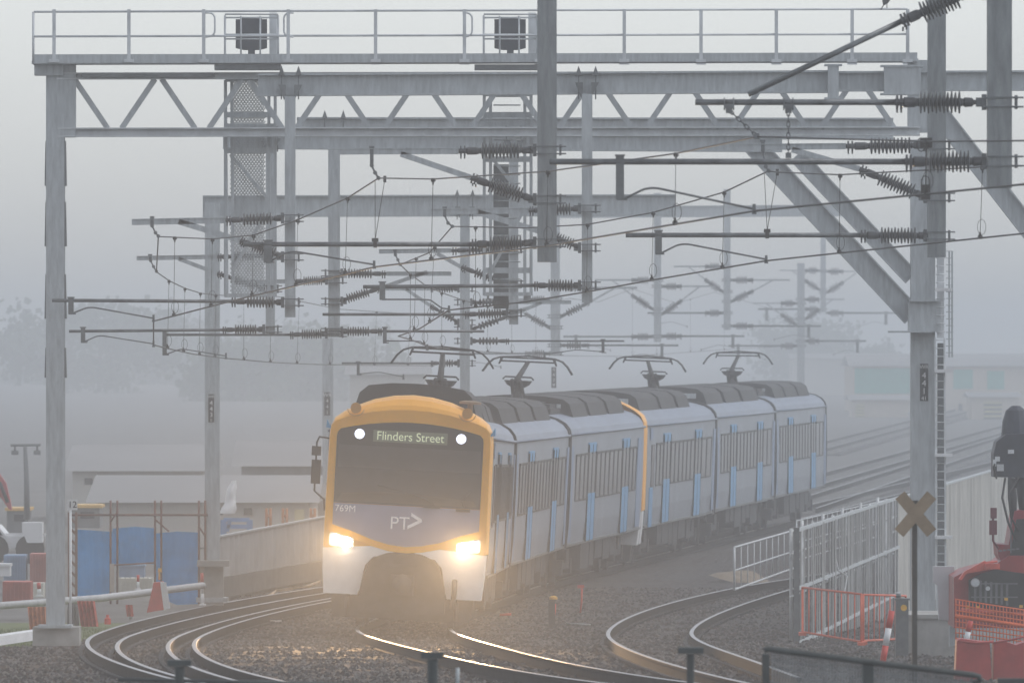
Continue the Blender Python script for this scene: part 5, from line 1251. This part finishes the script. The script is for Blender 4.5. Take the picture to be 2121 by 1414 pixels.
# ================================================================== BACKGROUND BUILDINGS, TREES
BK = 3.0
def shed(label, x0, x1, ye, yr, yb, d, mw, mr, dep=14, wins=(), base=None):
    root = empty('building', tuple(P((x0 + x1) / 2, yb, d)), label, 'building', 'foggy buildings'); A = P(x0, ye, d); B = P(x1, ye, d); zb = min(P(0, yb, d).z, -.3)
    b = MB(); b.box(((A.x + B.x) / 2, d + dep / 2, (A.z + zb) / 2), (B.x - A.x, dep, A.z - zb)); b.build('wall', mw, root)
    zr_ = P(0, yr, d).z; b = MB(); b.prism([(d - .4, A.z), (d + dep + .4, A.z), (d + dep / 2, zr_)], A.x - .3, B.x + .3, 'x'); b.build('roof', mr, root)
    for wx0, wx1, wy0, wy1, k in wins:
        b = MB(); b.box(P((wx0 + wx1) / 2, (wy0 + wy1) / 2, d - .03), (px(wx1 - wx0, d), .06, px(wy1 - wy0, d))); w_ = b.build('window', glass if k == 0 else mat('green_cladding', (.12, .42, .34), .6) if k == 2 else mat('louvre', (.12, .12, .12)), root)
        if k == 1:
            b = MB()
            for j in range(5): b.box(P((wx0 + wx1) / 2, wy0 + (wy1 - wy0) * (j + .2) / 5, d - .12), (px(wx1 - wx0, d), .1, px(5, d)))
            b.build('blind', mat('blind_yellow', (.55, .50, .30), .7), w_)
    return root
wp_ = mat('shed_pale', (.52, .50, .46), .7, 0, .08, .1); wr_ = mat('shed_roof', (.24, .24, .24), .7, 0, .1, .1); bz = mat('beige_wall', (.60, .52, .43), .8, 0, .1, .2)
shed('long pale shed fading into fog behind the blue sheeting', 150, 420, 975, 925, 1062, 345, wp_, wr_, 16, [(175 + 40 * k, 192 + 40 * k, 990, 1003, 0) for k in range(5)])
shed('lower pale warehouse wing behind the scaffold', 200, 640, 1040, 990, 1105, 305, wp_, wr_, 14, [(448, 462, 1052, 1066, 0), (505, 522, 1052, 1066, 0), (610, 630, 1056, 1080, 1)])
shed('dim grey warehouse gable behind the train mirror', 500, 700, 965, 915, 1080, 320, mat('dim_grey', (.22, .23, .24), .8), wr_, 10)
shed('pale block rising behind the cab roof', 725, 880, 775, 752, 960, 560, wp_, wr_, 10)
shed('green banded building beyond the last carriage', 1765, 2140, 758, 735, 860, 880, bz, wr_, 20, [(1770, 1885, 762, 815, 2), (1975, 2015, 765, 805, 2), (2045, 2080, 768, 806, 2), (1985, 1993, 836, 850, 0), (2003, 2011, 836, 850, 0)])
shed('beige office with yellow blinds right of the ladder', 2012, 2110, 822, 812, 880, 800, bz, wr_, 8, [(2038, 2075, 832, 878, 1), (1, 2, 3, 4, 0)][:1])
shed('small beige hut with a shuttered window beyond the train', 1765, 1880, 828, 818, 880, 820, bz, wr_, 8, [(1772, 1790, 838, 870, 1)])
shed('long low canopy roof on the misty skyline', 1640, 2200, 742, 732, 860, 1150, wp_, wr_, 12)
def tree(label, x, yb, h_, wd, d, seed):
    d *= BK; h_ *= BK * .45; wd *= BK * 1.2
    rnd = random.Random(seed); base = P(x, yb, d); base.z = -.3; root = empty('tree', tuple(base), label, 'tree', 'misty trees')
    b = MB(); b.tube([base, base + Vector((.1, 0, h_ * .5)), base + Vector((0, 0, h_ * .85))], [.22, .15, .05], 8)
    for k in range(5): a_ = rnd.random() * 6.28; b.tube([base + Vector((0, 0, h_ * (.35 + .08 * k))), base + Vector((math.cos(a_) * wd * .35, math.sin(a_) * wd * .35, h_ * (.55 + .07 * k)))], [.08, .03], 5)
    b.build('trunk', bark, root); b = MB()
    cl = [(rnd.gauss(0, .28) * wd, rnd.gauss(0, .28) * wd, h_ * rnd.uniform(.08, 1.0), rnd.uniform(.5, 1.1) * BK) for _ in range(44)]
    for _ in range(4200):
        c = rnd.choice(cl); q = base + Vector((c[0] + rnd.gauss(0, .42) * c[3], c[1] + rnd.gauss(0, .42) * c[3], c[2] + rnd.gauss(0, .36) * c[3])); s_ = rnd.uniform(.08, .17) * BK
        u = Vector((rnd.uniform(-1, 1), rnd.uniform(-1, 1), rnd.uniform(-1, 1))).normalized() * s_; v = u.orthogonal().normalized() * s_
        b.add([q - u, q + v, q + u, q - v], [(0, 1, 2, 3)])
    b.build('crown', fol, root)
for k, (lab, x, h_, wd, d) in enumerate((('tall misty tree right of the gantry leg', 205, 6.6, 4.5, 400), ('broad misty tree behind the long shed', 300, 5.8, 5.5, 470), ('misty tree left of the numbered column', 372, 5.2, 4.0, 480), ('dim tree between numbered column and train', 545, 4.2, 4.0, 345), ('dim bush shaped tree touching the train mirror', 625, 3.6, 3.6, 350), ('faint tree at the far left picture edge', 40, 4.6, 5.0, 480), ('faint tree above the last carriage', 1700, 5.2, 4.0, 460), ('faint tree left of the pale block', 680, 5.0, 5.0, 500))):
    tree(lab, x, 900, h_, wd, d, k)

# ================================================================== FOG
top = 12.4
b = MB(); hz = b.box((0, 1000, (top - 2.2) / 2), (1500, 3200, top + 2.2)); o = b.build('haze', mat('steel_dummy', (1, 1, 1), .5, 0, 0), None, None, None, None, 'stuff', origin=(0, 0, 0))
hm = bpy.data.materials.new('fog_air'); hm.use_nodes = True; n = hm.node_tree; n.nodes.clear(); out = n.nodes.new('ShaderNodeOutputMaterial'); pv = n.nodes.new('ShaderNodeVolumePrincipled')
pv.inputs['Color'].default_value = (.835, .868, .90, 1); pv.inputs['Density'].default_value = FOG; pv.inputs['Anisotropy'].default_value = .55
n.links.new(pv.outputs[0], out.inputs['Volume']); o.data.materials.clear(); o.data.materials.append(hm)
